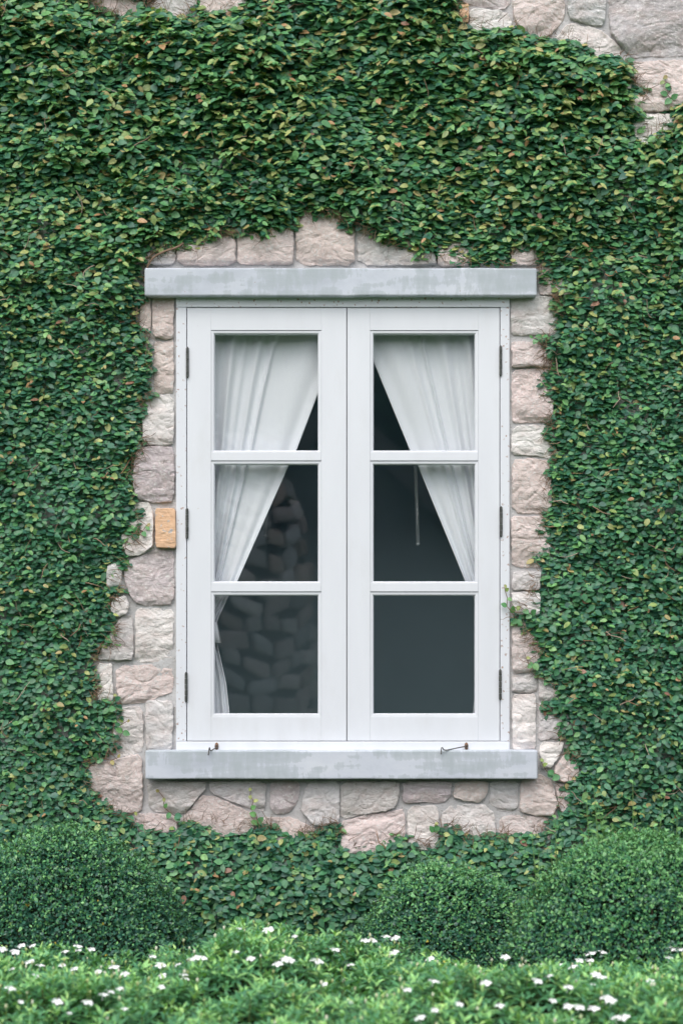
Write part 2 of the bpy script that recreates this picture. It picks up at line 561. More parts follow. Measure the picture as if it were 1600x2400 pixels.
def stone(poly, colr, depth=None, mat=None, name='stone', parent=None, rough=1.0, facets=5):
    poly = np.array(poly, float)
    depth = depth or random.uniform(0.019, 0.030)
    size = max(np.ptp(poly[:, 0]), np.ptp(poly[:, 1]))
    B = resample(chaikin(poly, 1, 0.13), 4.5 if size > 40 else 3.0)
    c = B.mean(0)
    seed = random.uniform(0, 100)
    out = np.array([mnoise.noise(Vector((p[0]*0.07, p[1]*0.07, seed))) for p in B])
    out = out*3.0 + np.array([mnoise.noise(Vector((p[0]*0.25, p[1]*0.25, seed+5))) for p in B])*1.6
    d = (B - c); d /= np.linalg.norm(d, axis=1)[:, None] + 1e-9
    B = B + d*(out[:, None]*rough + 1.2)
    n = len(B)
    # hewn facets: the face is the lowest of several tilted planes
    pl = []
    for k in range(facets):
        an = random.uniform(0, 2*math.pi)
        off = random.uniform(0.05, 0.40)*size
        sl = random.uniform(0.05, 0.30)*rough
        pl.append((math.cos(an), math.sin(an), off, sl))
    pl.append((0, 1, np.ptp(poly[:, 1])*random.uniform(0.34, 0.46), random.uniform(0.3, 0.7)*rough))   # broken lower edge
    tilt = (random.uniform(-0.05, 0.05)*rough, random.uniform(0.01, 0.11)*rough)
    rings = [(1.0, -0.35), (1.0, 0.80), (0.99, 0.94), (0.975, 0.99), (0.94, 1), (0.88, 1), (0.81, 1), (0.73, 1), (0.64, 1), (0.55, 1), (0.45, 1), (0.34, 1), (0.22, 1), (0.10, 1)]
    if size > 75:
        k_ = max(9, int(size/2/6))
        rings = rings[:6] + [(0.88*(1-(i+1)/(k_+0.3)), 1) for i in range(k_)]
    V, F = [], []
    def put(x, y, e):
        h = depth
        dx, dy = x-c[0], y-c[1]
        for (a, b_, off, sl) in pl:
            t = dx*a + dy*b_ - off
            if t > 0: h -= t*S*sl
        h += (dx*tilt[0] + dy*tilt[1])*S
        h = max(h, 0.60*depth)
        q = Vector((x*0.035, y*0.05, seed))
        h += (mnoise.fractal(q, 0.72, 2.1, 7)*0.0031 - 0.0028*max(0.0, 0.16-abs(mnoise.noise(Vector((x*0.022, y*0.034, seed+9)))))/0.16)*rough*min(1, max(e, 0)*1.2)
        wx, wz = W(x, y)
        V.append((wx, -(h*e if e > 0 else e*depth), wz))
    for (t, e) in rings:
        for p in B:
            q = c + (p-c)*t
            put(q[0], q[1], e)
    put(c[0], c[1], 1)
    for r in range(len(rings)-1):
        for k in range(n):
            k2 = (k+1) % n
            a, b_ = r*n+k, r*n+k2
            F.append((a, b_, b_+n)); F.append((a, b_+n, a+n))
    last = (len(rings)-1)*n
    for k in range(n):
        F.append((last+k, last+(k+1) % n, len(rings)*n))
    wx, wz = W(*c)
    V = np.array(V) - np.array([wx, 0, wz])
    F = np.array(F)
    # outward normals towards the camera
    a, b_, d_ = V[F[-1][0]], V[F[-1][1]], V[F[-1][2]]
    if np.cross(b_-a, d_-a)[1] > 0: F = F[:, ::-1]
    me = np_mesh(name, V, F, False)
    o = link(name, me, mat or M['stone'], parent or wall, (wx, 0, wz))
    j = random.uniform(0.93, 1.07)
    o.color = (colr[0]*j*random.uniform(0.98, 1.02), colr[1]*j, colr[2]*j*random.uniform(0.98, 1.02), 1)
    return o

def rect(x0, y0, x1, y1, j=2.5):
    r = lambda: random.uniform(-j, j)
    p = [(x0+r(), y0+r()), ((x0+x1)/2, y0+r()), (x1+r(), y0+r()), (x1+r()*.6, (y0+y1)/2), (x1+r(), y1+r()), ((x0+x1)/2, y1+r()), (x0+r(), y1+r()), (x0+r()*.6, (y0+y1)/2)]
    return p

STONES = [
    # above the lintel
    ([(330, 600), (372, 570), (410, 560), (413, 622), (335, 622)], GR),
    ([(418, 552), (480, 540), (551, 545), (553, 623), (417, 623)], PK),
    (rect(559, 530, 689, 623), PK),
    ([(700, 495), (750, 484), (812, 492), (829, 540), (831, 623), (696, 623), (695, 540)], PK),
    ([(838, 525), (900, 530), (990, 560), (1018, 600), (1020, 623), (838, 623)], GR),
    (rect(1026, 560, 1110, 623), PK), (rect(1116, 560, 1190, 623), GR), (rect(1196, 555, 1258, 622), PK),
    (rect(200, 545, 325, 640), PK), (rect(1264, 570, 1340, 650), PK),
    # left of the window
    (rect(330, 702, 355, 794), PK), (rect(360, 699, 408, 793), PK), (rect(364, 800, 409, 922), PK),
    (rect(300, 800, 358, 920), GR), ([(335, 930), (408, 926), (409, 1040), (380, 1046), (338, 1042)], WH),
    ([(325, 1053), (365, 1046), (409, 1050), (409, 1175), (365, 1180), (322, 1168), (312, 1110)], PU),
    ([(305, 1185), (350, 1178), (360, 1200), (360, 1280), (335, 1300), (300, 1304), (285, 1260)], WH),
    ([(310, 1310), (370, 1290), (408, 1296), (409, 1415), (350, 1421), (318, 1412), (296, 1370), (292, 1335)], PU),
    (rect(255, 1325, 288, 1378), GR), ([(268, 1402), (295, 1398), (305, 1415), (300, 1436), (280, 1445), (262, 1430)], WH),
    ([(285, 1446), (312, 1440), (315, 1544), (270, 1548), (230, 1545), (250, 1505)], GR),
    (rect(320, 1428, 407, 1552), WH), (rect(230, 1556, 266, 1644), WH),
    ([(272, 1562), (408, 1556), (407, 1620), (375, 1632), (345, 1648), (280, 1648)], PK),
    ([(272, 1660), (336, 1654), (336, 1760), (300, 1772), (262, 1768)], WH), (rect(343, 1642, 405, 1757), GR),
    ([(208, 1795), (255, 1782), (334, 1766), (336, 1895), (315, 1906), (260, 1900), (215, 1860)], PK),
    # below the sill
    ([(348, 1831), (483, 1831), (480, 1853), (455, 1880), (432, 1905), (352, 1899)], GR),
    ([(492, 1831), (623, 1831), (620, 1900), (598, 1898), (555, 1880), (505, 1862), (492, 1850)], GR),
    ([(634, 1831), (702, 1831), (698, 1880), (672, 1905), (645, 1908), (634, 1885)], PU),
    ([(724, 1832), (795, 1831), (795, 1920), (760, 1936), (735, 1930), (707, 1900), (710, 1868)], GR),
    ([(318, 1908), (350, 1906), (416, 1912), (416, 1950), (320, 1950)], PK),
    ([(472, 1864), (500, 1866), (560, 1891), (604, 1910), (595, 1945), (540, 1960), (440, 1955), (428, 1918)], PK),
    ([(612, 1915), (690, 1916), (742, 1945), (735, 1975), (620, 1970)], PK),
    ([(799, 1831), (934, 1831), (933, 1870), (920, 1895), (860, 1905), (799, 1920)], GR),
    ([(944, 1831), (1055, 1831), (1053, 1865), (1038, 1882), (990, 1878), (945, 1884)], PU),
    ([(1068, 1831), (1143, 1831), (1140, 1862), (1120, 1880), (1085, 1875), (1062, 1866)], PK),
    ([(1148, 1831), (1213, 1831), (1210, 1890), (1195, 1903), (1170, 1900), (1146, 1880)], GR),
    ([(1218, 1833), (1262, 1812), (1290, 1830), (1305, 1885), (1290, 1912), (1250, 1910), (1217, 1900)], PK),
    ([(795, 1926), (860, 1909), (925, 1900), (946, 1895), (949, 1985), (880, 2000), (800, 2000)], PK),
    ([(955, 1890), (1022, 1886), (1027, 1930), (1024, 1990), (955, 1990)], WH),
    ([(1058, 1886), (1130, 1884), (1156, 1906), (1162, 1990), (1040, 1985), (1032, 1906)], WH),
    ([(1170, 1915), (1215, 1908), (1288, 1918), (1300, 1975), (1168, 1975)], PK),
    # right of the window
    (rect(1197, 696, 1302, 788), GR), (rect(1264, 655, 1330, 692), PK), (rect(1198, 803, 1290, 861), PK), (rect(1198, 868, 1292, 992), PK),
    ([(1198, 1000), (1290, 998), (1292, 1078), (1250, 1068), (1198, 1066)], WH), ([(1199, 1078), (1250, 1076), (1290, 1084), (1290, 1202), (1199, 1204)], PK),
    (rect(1199, 1211, 1285, 1330), PK), (rect(1199, 1340, 1262, 1384), GR), (rect(1199, 1390, 1262, 1440), WH),
    ([(1199, 1448), (1262, 1446), (1264, 1565), (1230, 1577), (1199, 1578)], PK),
    (rect(1199, 1584, 1257, 1621), GR), (rect(1199, 1628, 1253, 1755, 1.5), WH), (rect(1262, 1575, 1318, 1640), GR), (rect(1260, 1647, 1330, 1733), GR),
    ([(1263, 1740), (1318, 1738), (1312, 1760), (1290, 1797), (1264, 1800)], WH), ([(1318, 1768), (1350, 1755), (1352, 1830), (1300, 1830), (1295, 1802)], PK),
    ([(1300, 1838), (1352, 1836), (1352, 1905), (1312, 1905)], PK),
    # top right
    ([(1070, -60), (1196, -60), (1196, 8), (1180, 25), (1120, 18), (1076, 8)], PU),
    ([(1099, 24), (1180, 32), (1194, 45), (1205, 100), (1100, 100)], WH),
    ([(1205, -60), (1316, -60), (1323, 45), (1285, 88), (1235, 94), (1201, 45)], PK),
    ([(1328, -60), (1420, -60), (1413, 66), (1375, 60), (1329, 45)], SL),
    ([(1328, 56), (1400, 71), (1455, 118), (1450, 140), (1425, 180), (1320, 170), (1290, 110)], WH),
    ([(1427, -60), (1560, -70), (1690, -60), (1695, 100), (1680, 132), (1560, 136), (1478, 138), (1464, 122), (1425, 80)], (0.60, 0.57, 0.57)),
    ([(1470, 150), (1560, 146), (1690, 146), (1690, 255), (1600, 262), (1480, 266), (1440, 220)], PK),
    (rect(1480, 272, 1620, 345), WH), (rect(1628, 268, 1760, 350), GR),
    ([(1700, 140), (1840, 146), (1850, 258), (1700, 255)], GR), ([(1702, -60), (1850, -60), (1850, 136), (1700, 130)], PK),
    # top left gap
    (rect(200, -60, 330, 50), PK), (rect(340, -60, 462, 60), WH), (rect(470, -60, 590, 40), PK), (rect(60, -60, 192, 60), GR),
]
# further courses above the picture, as far as a step aside could see
for row in range(3):
    y1 = -66 - row*118
    x = -760 - row*37
    while x < 2640:
        w_ = random.uniform(95, 190)
        STONES.append((rect(x, y1-110, x+w_-7, y1, 7), random.choice([PK, GR, WH, PU, PK])))
        x += w_
for row in range(3):
    x = 1857 if row < 2 else 1768
    y0 = -60 + row*132
    while x < 2640:
        w_ = random.uniform(110, 170)
        STONES.append((rect(x, y0, x+w_-7, y0+125, 6), random.choice([PK, GR, WH])))
        x += w_
for p, c in STONES:
    stone(p, c)
ob = stone(rect(367, 1193, 413, 1283, 2), (1, 1, 1), 0.034, M['brickm'], 'brick', rough=0.45, facets=1)
ob['label'] = 'orange brick with flaked mortar left of the window'
ob = stone(rect(1077, 16, 1096, 58, 1.5), (1, 1, 1), 0.026, M['brickm'], 'brick', rough=0.45, facets=1)
ob['label'] = 'orange brick at the upper edge of the fig'

# ------------------------------------------------------------------ lintel and sill
def slab(name, px0, px1, py0, py1, Yf, label):
    a, b_ = P(px0, py1, Yf), P(px1, py0, Yf)
    bm = bmesh.new()
    nx = 60
    x0, x1, z0, z1 = a.x, b_.x, a.z, b_.z
    box = box_bm(x0, x1, Yf, -0.002, z0, z1, 0.004, 2)
    bmesh.ops.bisect_plane
    # slice along the length so edges can wander a little
    for k in range(1, nx):
        bmesh.ops.bisect_plane(box, geom=box.verts[:]+box.edges[:]+box.faces[:], plane_co=(x0+(x1-x0)*k/nx, 0, 0), plane_no=(1, 0, 0))
    for v in box.verts:
        q = Vector((v.co.x*9, v.co.z*14, 2.0 if 'sill' in name else 5.0))
        v.co.z += mnoise.noise(q)*0.0013 + mnoise.noise(q*6)*0.0006
        v.co.y += mnoise.noise(q+Vector((0, 0, 9)))*0.0012
    o = bm_obj(name, box, M['concrete'], smooth=False, loc=((x0+x1)/2, -0.002, z0))
    return tag(o, label, 'lintel' if name == 'window_lintel' else 'sill', kind='thing')
slab('window_lintel', 339, 1257, 628, 693, -0.058, 'pale blue grey concrete lintel slab above the white window')
slab('window_sill', 341, 1259, 1759, 1826, -0.066, 'pale blue grey concrete sill slab with water stains below the white window')

# ------------------------------------------------------------------ window
win = empty('casement_window', (0, 0, W(0, FY1)[1]), 'white painted two-leaf casement window with six panes', 'window'); win['kind'] = 'thing'
def pbox(name, x0, x1, y0, y1, Ya, Yb, parent, mat, bev=0.002):
    """pixel rectangle -> box between depths Ya (front) and Yb"""
    xa, zb = W(x0, y1); xb, zt = W(x1, y0)
    bm = box_bm(xa, xb, Ya, Yb, zb, zt, bev, 2)
    return bm_obj(name, bm, mat, parent, smooth=False, loc=((xa+xb)/2, (Ya+Yb)/2, zb))
fr = empty('frame', (0, 0, W(0, FY1)[1])); fr.parent = win; fr.location = (0, 0, 0)
pbox('head', FX0, FX1, FY0-8, 722.6, YF, 0.10, fr, M['frame'])
pbox('jamb', FX0, 438.4, 723.0, FY1-22.5, YF+0.0006, 0.10, fr, M['frame'])
pbox('jamb', 1170.4, FX1, 723.0, FY1-22.5, YF+0.0006, 0.10, fr, M['frame'])
pbox('bottom_rail', FX0, FX1, 1737.0, FY1+8, YF-0.0008, 0.10, fr, M['sash'])
# rebate behind the gaps
for (x0, x1, y0, y1) in ((430, 470, 712, 1745), (1140, 1180, 712, 1745), (471, 1139, 712, 735), (471, 1139, 1725, 1745)):
    pbox('rebate', x0, x1, y0, y1, 0.020, 0.06, fr, M['frame'], 0)

GY = [(785, 1057), (1090, 1363), (1396, 1672)]
def sash(sx0, sx1, gx0, gx1, Yf, label):
    s = empty('sash', (0, 0, 0)); s.parent = win; s.location = Vector((W((sx0+sx1)/2, 0)[0], Yf, 0))
    s['label'] = label
    B = 8          # bead width, px
    Yb = 0.016
    bx0, bx1 = gx0-B, gx1+B
    t, bt = 724.5, 1735.3
    m = M['sash']
    pbox('stile', sx0, bx0-0.05, t, bt, Yf, Yb, s, m, 0.0005)
    pbox('stile', bx1+0.05, sx1, t, bt, Yf+0.0002, Yb, s, m, 0.0005)
    pbox('rail', bx0+0.05, bx1-0.05, t, GY[0][0]-B-0.9, Yf+0.0003, Yb, s, m, 0.0005)
    pbox('rail', bx0+0.05, bx1-0.05, GY[2][1]+B, bt, Yf+0.0004, Yb, s, m, 0.0005)
    for k in (0, 1):
        pbox('glazing_bar', bx0+0.05, bx1-0.05, GY[k][1]+3, GY[k+1][0]-B-0.9, Yf+0.0005, Yb, s, m, 0.0015)
    for k, (y0, y1) in enumerate(GY):
        # bead: a frame round the pane, sloping in towards the glass
        b = bmesh.new()
        yo, yi = Yf+0.0016, Yf+0.006
        bb = B if k == 2 else 3
        ox0, oz0 = W(bx0+0.3, y1+bb-0.3); ox1, oz1 = W(bx1-0.3, y0-B+0.6)
        ix0, iz0 = W(gx0, y1); ix1, iz1 = W(gx1, y0)
        ring = []
        for (xx0, xx1, zz0, zz1, yy) in ((ox0, ox1, oz0, oz1, Yb-0.002), (ox0, ox1, oz0, oz1, yo), (ix0-0.003, ix1+0.003, iz0-0.002, iz1+0.003, yo+0.0008), (ix0, ix1, iz0, iz1, yi), (ix0, ix1, iz0, iz1, 0.006)):
            ring.append([b.verts.new(p) for p in ((xx0, yy, zz0), (xx1, yy, zz0), (xx1, yy, zz1), (xx0, yy, zz1))])
        for r in range(4):
            for q in range(4):
                b.faces.new([ring[r][q], ring[r][(q+1) % 4], ring[r+1][(q+1) % 4], ring[r+1][q]])
        bm_obj('bead', b, m, s, loc=((ox0+ox1)/2, yo, oz0))
        pbox('pane', gx0-2, gx1+2, y0-2, y1+2, 0.0000, 0.004, s, M['glass'], 0)
    return s
sash(440.2, 811.3, 504, 745, YF+0.0015, 'left casement leaf with three panes')
sash(813.4, 1168.6, 875, 1111, YF+0.0032, 'right casement leaf with three panes')
# astragal that closes the gap between the two leaves
pbox('meeting_strip', 800, 825, 726, 1733, 0.0165, 0.03, win, M['sash'], 0)

def hinge(px, y0, y1):
    b = bmesh.new()
    x, zt = W(px, y0); _, zb = W(px, y1)
    r = 0.0043
    n = 5
    h = (zt-zb)/n
    c = (x, YF-0.0022, zb)
    for k in range(n):
        g = 0.0005
        res = bmesh.ops.create_cone(b, cap_ends=True, segments=14, radius1=r*(1 if k % 2 else 0.96), radius2=r*(1 if k % 2 else 0.96), depth=h-g*2)
        bmesh.ops.translate(b, verts=res['verts'], vec=(x, c[1], zb+h*(k+0.5)))
    for zz, sg in ((zt, 1), (zb, -1)):
        res = bmesh.ops.create_cone(b, cap_ends=True, segments=14, radius1=r*0.8 if sg > 0 else r*0.3, radius2=r*0.3 if sg > 0 else r*0.8, depth=0.004)
        bmesh.ops.translate(b, verts=res['verts'], vec=(x, c[1], zz+sg*0.0015))
    o = bm_obj('hinge', b, M['hinge'], win, smooth=False, loc=c)
    lf = box_bm(x-0.0008, x+0.0008, c[1], 0.012, zb+0.001, zt-0.001)
    bm_obj('hinge_leaf', lf, M['hinge'], o, loc=(x, 0, zb))
for px, y0, y1 in ((441, 818, 886), (440, 1194, 1262), (438, 1577, 1643), (1171, 815, 882), (1172, 1190, 1257), (1170, 1570, 1638)):
    hinge(px, y0, y1)

def hook(ex, ey, pts):
    """eye plate on the bottom rail and a loose wire hook lying over the sill"""
    x, z = W(ex, ey)
    b = bmesh.new()
    bmesh.ops.create_uvsphere(b, u_segments=14, v_segments=8, radius=1)
    for v in b.verts: v.co = Vector((x + v.co.x*0.0058, YF-0.001 + v.co.y*0.0032, z + v.co.z*0.0112))
    h = bm_obj('stay_hook', bmesh_tube(pts, 0.0017), M['iron'], win, smooth=True, loc=(x, YF-0.006, z))
    bm_obj('eye_plate', b, M['rust'], h, smooth=True, loc=(x, YF, z))
    ring = [Vector((x + 0.0042*math.cos(t), YF-0.006-0.0045*abs(math.sin(t/2)), z+0.0042*math.sin(t))) for t in np.linspace(0, 2*math.pi, 15)]
    bm_obj('eye_ring', bmesh_tube(ring, 0.0013), M['iron'], h, smooth=True, loc=(x, YF-0.006, z))

def bmesh_tube(pts, r, n=8):
    V, F = tube_arrays(pts, r, n)
    b = bmesh.new()
    vs_ = [b.verts.new(v) for v in V]
    for f in F:
        try: b.faces.new([vs_[i] for i in f])
        except ValueError: pass
    return b

def sm(pts, k=2):
    for _ in range(k):
        q = [pts[0]]
        for i in range(len(pts)-1):
            q += [pts[i].lerp(pts[i+1], 0.25), pts[i].lerp(pts[i+1], 0.75)]
        pts = q + [pts[-1]]
    return pts
hook(1091, 1748, sm([P(1091, 1749, YF-0.006), P(1066, 1754, -0.052), P(1040, 1759.5, -0.0745), P(1036.5, 1752, -0.076), P(1033.5, 1752, -0.0765), P(1033, 1768, -0.0765)]))
hook(509, 1748, sm([P(509, 1751, YF-0.006), P(500, 1756, -0.052), P(493, 1760.5, -0.0745), P(491.5, 1752, -0.076), P(490.5, 1753, -0.0765), P(488.5, 1770, -0.0765)]))

# ------------------------------------------------------------------ room behind the window
def build_room():
    b = bmesh.new()
    box_bm(-1.5, 1.5, 0.302, 2.3, -0.05, 3.2, bm=b)
    # opening for the window in the front face
    for f in b.faces[:]:
        if all(abs(v.co.y-0.302) < 1e-4 for v in f.verts): b.faces.remove(f)
    # unseen ceiling opening, added so sky light brightens the room behind the panes
    for f in b.faces[:]:
        if all(abs(v.co.z-3.2) < 1e-4 for v in f.verts): b.faces.remove(f)
    for (x0, x1, y0, y1) in ((-1.5, 1.5, 0.302, 0.9), (-1.5, 1.5, 1.27, 2.3), (-1.5, -1.0, 0.9, 1.27), (1.0, 1.5, 0.9, 1.27)):
        b.faces.new([b.verts.new(p) for p in ((x0, y0, 3.2), (x1, y0, 3.2), (x1, y1, 3.2), (x0, y1, 3.2))])
    o = bm_obj('room', b, M['room'])
    tag(o, kind='structure')
build_room()

def interp(y, tab):
    ys = [t[0] for t in tab]; xs = [t[1] for t in tab]
    return float(np.interp(y, ys, xs))

def curtain(outer, inner, ys, label, side, folds, Y0):
    root = empty('curtain', P((outer(1700)+inner(1700))/2, 1700, Y0), label, 'curtain')
    nu, nv = 130, 150
    V = []
    for j in range(nv+1):
        y = ys[0] + (ys[1]-ys[0])*j/nv
        xo, xi = outer(y), inner(y)
        wid = abs(xi-xo)
        for i in range(nu+1):
            u = i/nu
            x = xo + (xi-xo)*u
            # pleats: deeper where the cloth is gathered, shallow over the wide face
            d = 0.0
            for (c, w_, amp) in folds:
                t = (u-c)/w_
                d += amp*math.exp(-t*t)
            ga = min(1.0, 60.0/(wid+1))
            d = 0.82*d*(1.0+0.5*ga) + 0.0035*ga*math.sin(u*33+y*0.004) + 0.002*mnoise.noise(Vector((u*6, y*0.004, side*7)))
            d += 0.004*math.sin(u*9 + 1.0)*(1-ga)
            hem = -0.005*max(0.0, (u-0.965)/0.035)
            V.append(tuple(P(x, y, Y0 - d + hem)))
    i = np.arange((nu+1)*(nv+1)).reshape(nv+1, nu+1)
    F = np.stack([i[:-1, :-1], i[:-1, 1:], i[1:, 1:], i[1:, :-1]], -1).reshape(-1, 4)
    o = link('drape', np_mesh('drape', np.array(V)-np.array(root.location), F), M['cloth'], root, root.location)
    sol = o.modifiers.new('thickness', 'SOLIDIFY'); sol.thickness = 0.0012; sol.offset = 0
    return root
Lin = [(730, 838), (760, 815), (915, 748), (1057, 694), (1090, 677), (1363, 556), (1400, 535), (1450, 511), (1480, 506), (1505, 508), (1520, 512), (1600, 530), (1672, 538), (1745, 544)]
Rin = [(730, 815), (780, 848), (828, 868), (850, 876), (1057, 961), (1090, 978), (1363, 1090), (1400, 1108), (1420, 1115), (1480, 1126), (1540, 1122), (1600, 1115), (1672, 1108), (1745, 1102)]
fl = [(0.10, 0.04, 0.012), (0.24, 0.030, 0.016), (0.33, 0.02, 0.006), (0.43, 0.030, 0.016), (0.53, 0.018, 0.012), (0.80, 0.09, 0.008), (0.98, 0.05, 0.012)]
cl = curtain(lambda y: 466, lambda y: interp(y, Lin), (715, 1750), 'white linen curtain gathered to the left side of the window', 1, fl, 0.050)
fr_ = [(0.08, 0.035, 0.012), (0.20, 0.035, 0.016), (0.30, 0.02, 0.005), (0.40, 0.04, 0.017), (0.56, 0.014, 0.014), (0.66, 0.03, 0.009), (0.80, 0.07, 0.009), (0.98, 0.05, 0.012)]
cr = curtain(lambda y: 1158, lambda y: interp(y, Rin), (715, 1750), 'white linen curtain gathered to the right side of the window', 2, fr_, 0.050)
def tieback(root, xo, xt, xb, y0, y1, Y):
    b = bmesh.new()
    pr = None
    k = 12
    for i in range(k+1):
        t = i/k
        yy = Y - 0.010*math.sin(math.pi*min(1, t*0.9+0.1)) + (0.012 if i == k else 0)
        a, c = b.verts.new(P(xo+(xt-xo)*t, y0+3*math.sin(t*9), yy)), b.verts.new(P(xo+(xb-xo)*t, y1+4*t, yy-0.002))
        if pr: b.faces.new([pr[0], a, c, pr[1]])
        pr = (a, c)
    o = bm_obj('tieback', b, M['cloth'], root, smooth=True, loc=P((xo+xt)/2, (y0+y1)/2, Y))
    s_ = o.modifiers.new('thickness', 'SOLIDIFY'); s_.thickness = 0.0015
tieback(cl, 470, 509, 519, 1455, 1503, 0.030)
tieback(cr, 1156, 1120, 1116, 1428, 1470, 0.030)

def wand(x0, y0, x1, y1, Y, label):
    top, bot = P(x0, y0, Y), P(x1, y1, Y)
    V, F = tube_arrays([top, top.lerp(bot, 0.5), bot], 0.0056, 14)
    rod = np_mesh('curtain_wand', V - np.array(bot), F)
    o = link('curtain_wand', rod, M['rod'], None, bot)
    Vb, Fb = tube_arrays([bot + Vector((0, 0, 0.002)), bot - Vector((0, 0, 0.003)), bot-Vector((0, 0, 0.005))], [0.0066, 0.0066, 0.005], 14)
    link('end_cap', np_mesh('end_cap', Vb-np.array(bot), Fb), M['rod'], o, bot)
    tag(o, label, 'curtain rod', 'clear curtain wands')
wand(966, 880, 979, 1274, 0.13, 'clear acrylic wand hanging in the right middle pane')
wand(631, 880, 622, 1254, 0.20, 'clear acrylic wand end beside the left curtain edge')

# ------------------------------------------------------------------ opposite side of the garden (seen in the panes)
def build_tower():
    Yt = -20.0
    kk = (2*0.002 - Yt + D)/D*S           # metres per pixel in the reflection
    def refl(px, py): return (px-800)*kk, ZC+(HOR-py)*kk
    t = empty('stone_chimney', (refl(500, 0)[0], Yt, 0), 'battered round stone chimney across the garden, mirrored in the left panes', 'chimney')
    cx = t.location.x
    def rad(z):
        tab = [(0, 1.30), (0.6, 1.30), (1.2, 1.32), (2.2, 1.26), (2.9, 1.16), (3.5, 0.98), (3.9, 0.84), (4.2, 0.78)]
        return float(np.interp(z, [a for a, _ in tab], [b for _, b in tab]))
    V, F = [], []
    nz, na = 30, 36
    for j in range(nz+1):
        z = 4.2*j/nz
        for k in range(na):
            a = 2*math.pi*k/na
            r = rad(z)-0.05
            V.append((r*math.cos(a), r*math.sin(a), z))
    for j in range(nz):
        for k in range(na):
            k2 = (k+1) % na
            F.append((j*na+k, j*na+k2, (j+1)*na+k2, (j+1)*na+k))
    link('wall', np_mesh('wall', np.array(V), np.array(F)), M['slate'], t, t.location)
    z = 0.0; row = 0
    while z < 4.05:
        h = random.uniform(0.17, 0.32)
        r = rad(z+h/2)
        a = random.uniform(0, 0.3) + 0.0
        while a < math.pi+0.15:
            w_ = random.uniform(0.24, 0.46)/r
            b = bmesh.new()
            bmesh.ops.create_icosphere(b, subdivisions=2, radius=1)
            am = a + w_/2
            for v in b.verts:
                c = v.co
                q = Vector((math.copysign(abs(c.x)**0.36, c.x), math.copysign(abs(c.y)**0.6, c.y), math.copysign(abs(c.z)**0.36, c.z)))
                q *= 1+0.22*mnoise.noise(c*1.3+Vector((row, a*5, 0)))
                lx, ly, lz = q.x*(w_*r/2-0.026), q.y*0.075, q.z*(h/2-0.026)
                rr = rad(z+h/2+lz)-0.02+ly
                an = am + lx/r
                lz += 0.10*math.sin(an*4+1.0)+0.05*math.sin(an*9+row*1.7)
                v.co = (rr*math.cos(an), rr*math.sin(an), z+h/2+lz)
            o = bm_obj('stone', b, M['stone'], t, smooth=False, loc=None)
            o.location = (0, 0, 0)
            cc = random.choice([(0.72, 0.58, 0.50), GR, SL, WH, PK]); j = random.uniform(0.8, 1.5)
            o.color = (cc[0]*j, cc[1]*j, cc[2]*j, 1)
            a += w_
        z += h; row += 1
    b = bmesh.new()
    bmesh.ops.create_cone(b, cap_ends=True, segments=40, radius1=0.95, radius2=0.90, depth=0.18)
    bmesh.ops.translate(b, verts=b.verts, vec=Vector((0, 0, 4.24)))
    o = bm_obj('cap', b, M['slate'], t); o.location = (0, 0, 0)
build_tower()

def build_cottage():
    Yt = -21.6
    kk = (2*0.002 - Yt + D)/D*S
    ax, az = (790-800)*kk, ZC+(HOR-955)*kk
    t = empty('cottage', (ax, Yt, 0), 'plain plastered cottage gable across the garden, mirrored in the right panes', 'house')
    hw, ez, dep = 3.0, az-2.9, 5.0
    b = bmesh.new()
    pr = [(-hw, 0), (hw, 0), (hw, ez), (0, az), (-hw, ez)]
    f0 = [b.verts.new((x, 0, z)) for x, z in pr]; f1 = [b.verts.new((x, -dep, z)) for x, z in pr]
    b.faces.new(f0); b.faces.new(f1[::-1])
    for k in range(5): b.faces.new([f0[k], f0[(k+1) % 5], f1[(k+1) % 5], f1[k]])
    o = bm_obj('wall', b, M['render'], t); o.location = (0, 0, 0)
    for sg in (-1, 1):
        b = bmesh.new()
        sl = Vector((sg*hw, 0, ez-az)).normalized(); nn = Vector((-sl.z*sg, 0, sl.x*sg)) 
        if nn.z < 0: nn = -nn
        ln_ = math.hypot(hw, az-ez)+0.35
        vs_ = []
        for yy in (0.35, -dep-0.35):
            for tt in (0, ln_):
                for hh in (0.01, 0.16):
                    p = Vector((0, yy, az)) + sl*tt + nn*hh
                    vs_.append(b.verts.new(p))
        bmesh.ops.convex_hull(b, input=b.verts)
        o = bm_obj('roof', b, M['slate'], t); o.location = (0, 0, 0)
        b = bmesh.new()
        for yy in (0.36, 0.39):
            for tt in (0, ln_):
                for hh in (-0.16, 0.14):
                    b.verts.new(Vector((0, yy, az)) + sl*tt + nn*hh)
        bmesh.ops.convex_hull(b, input=b.verts)
        o = bm_obj('bargeboard', b, M['board'], t); o.location = (0, 0, 0)
build_cottage()

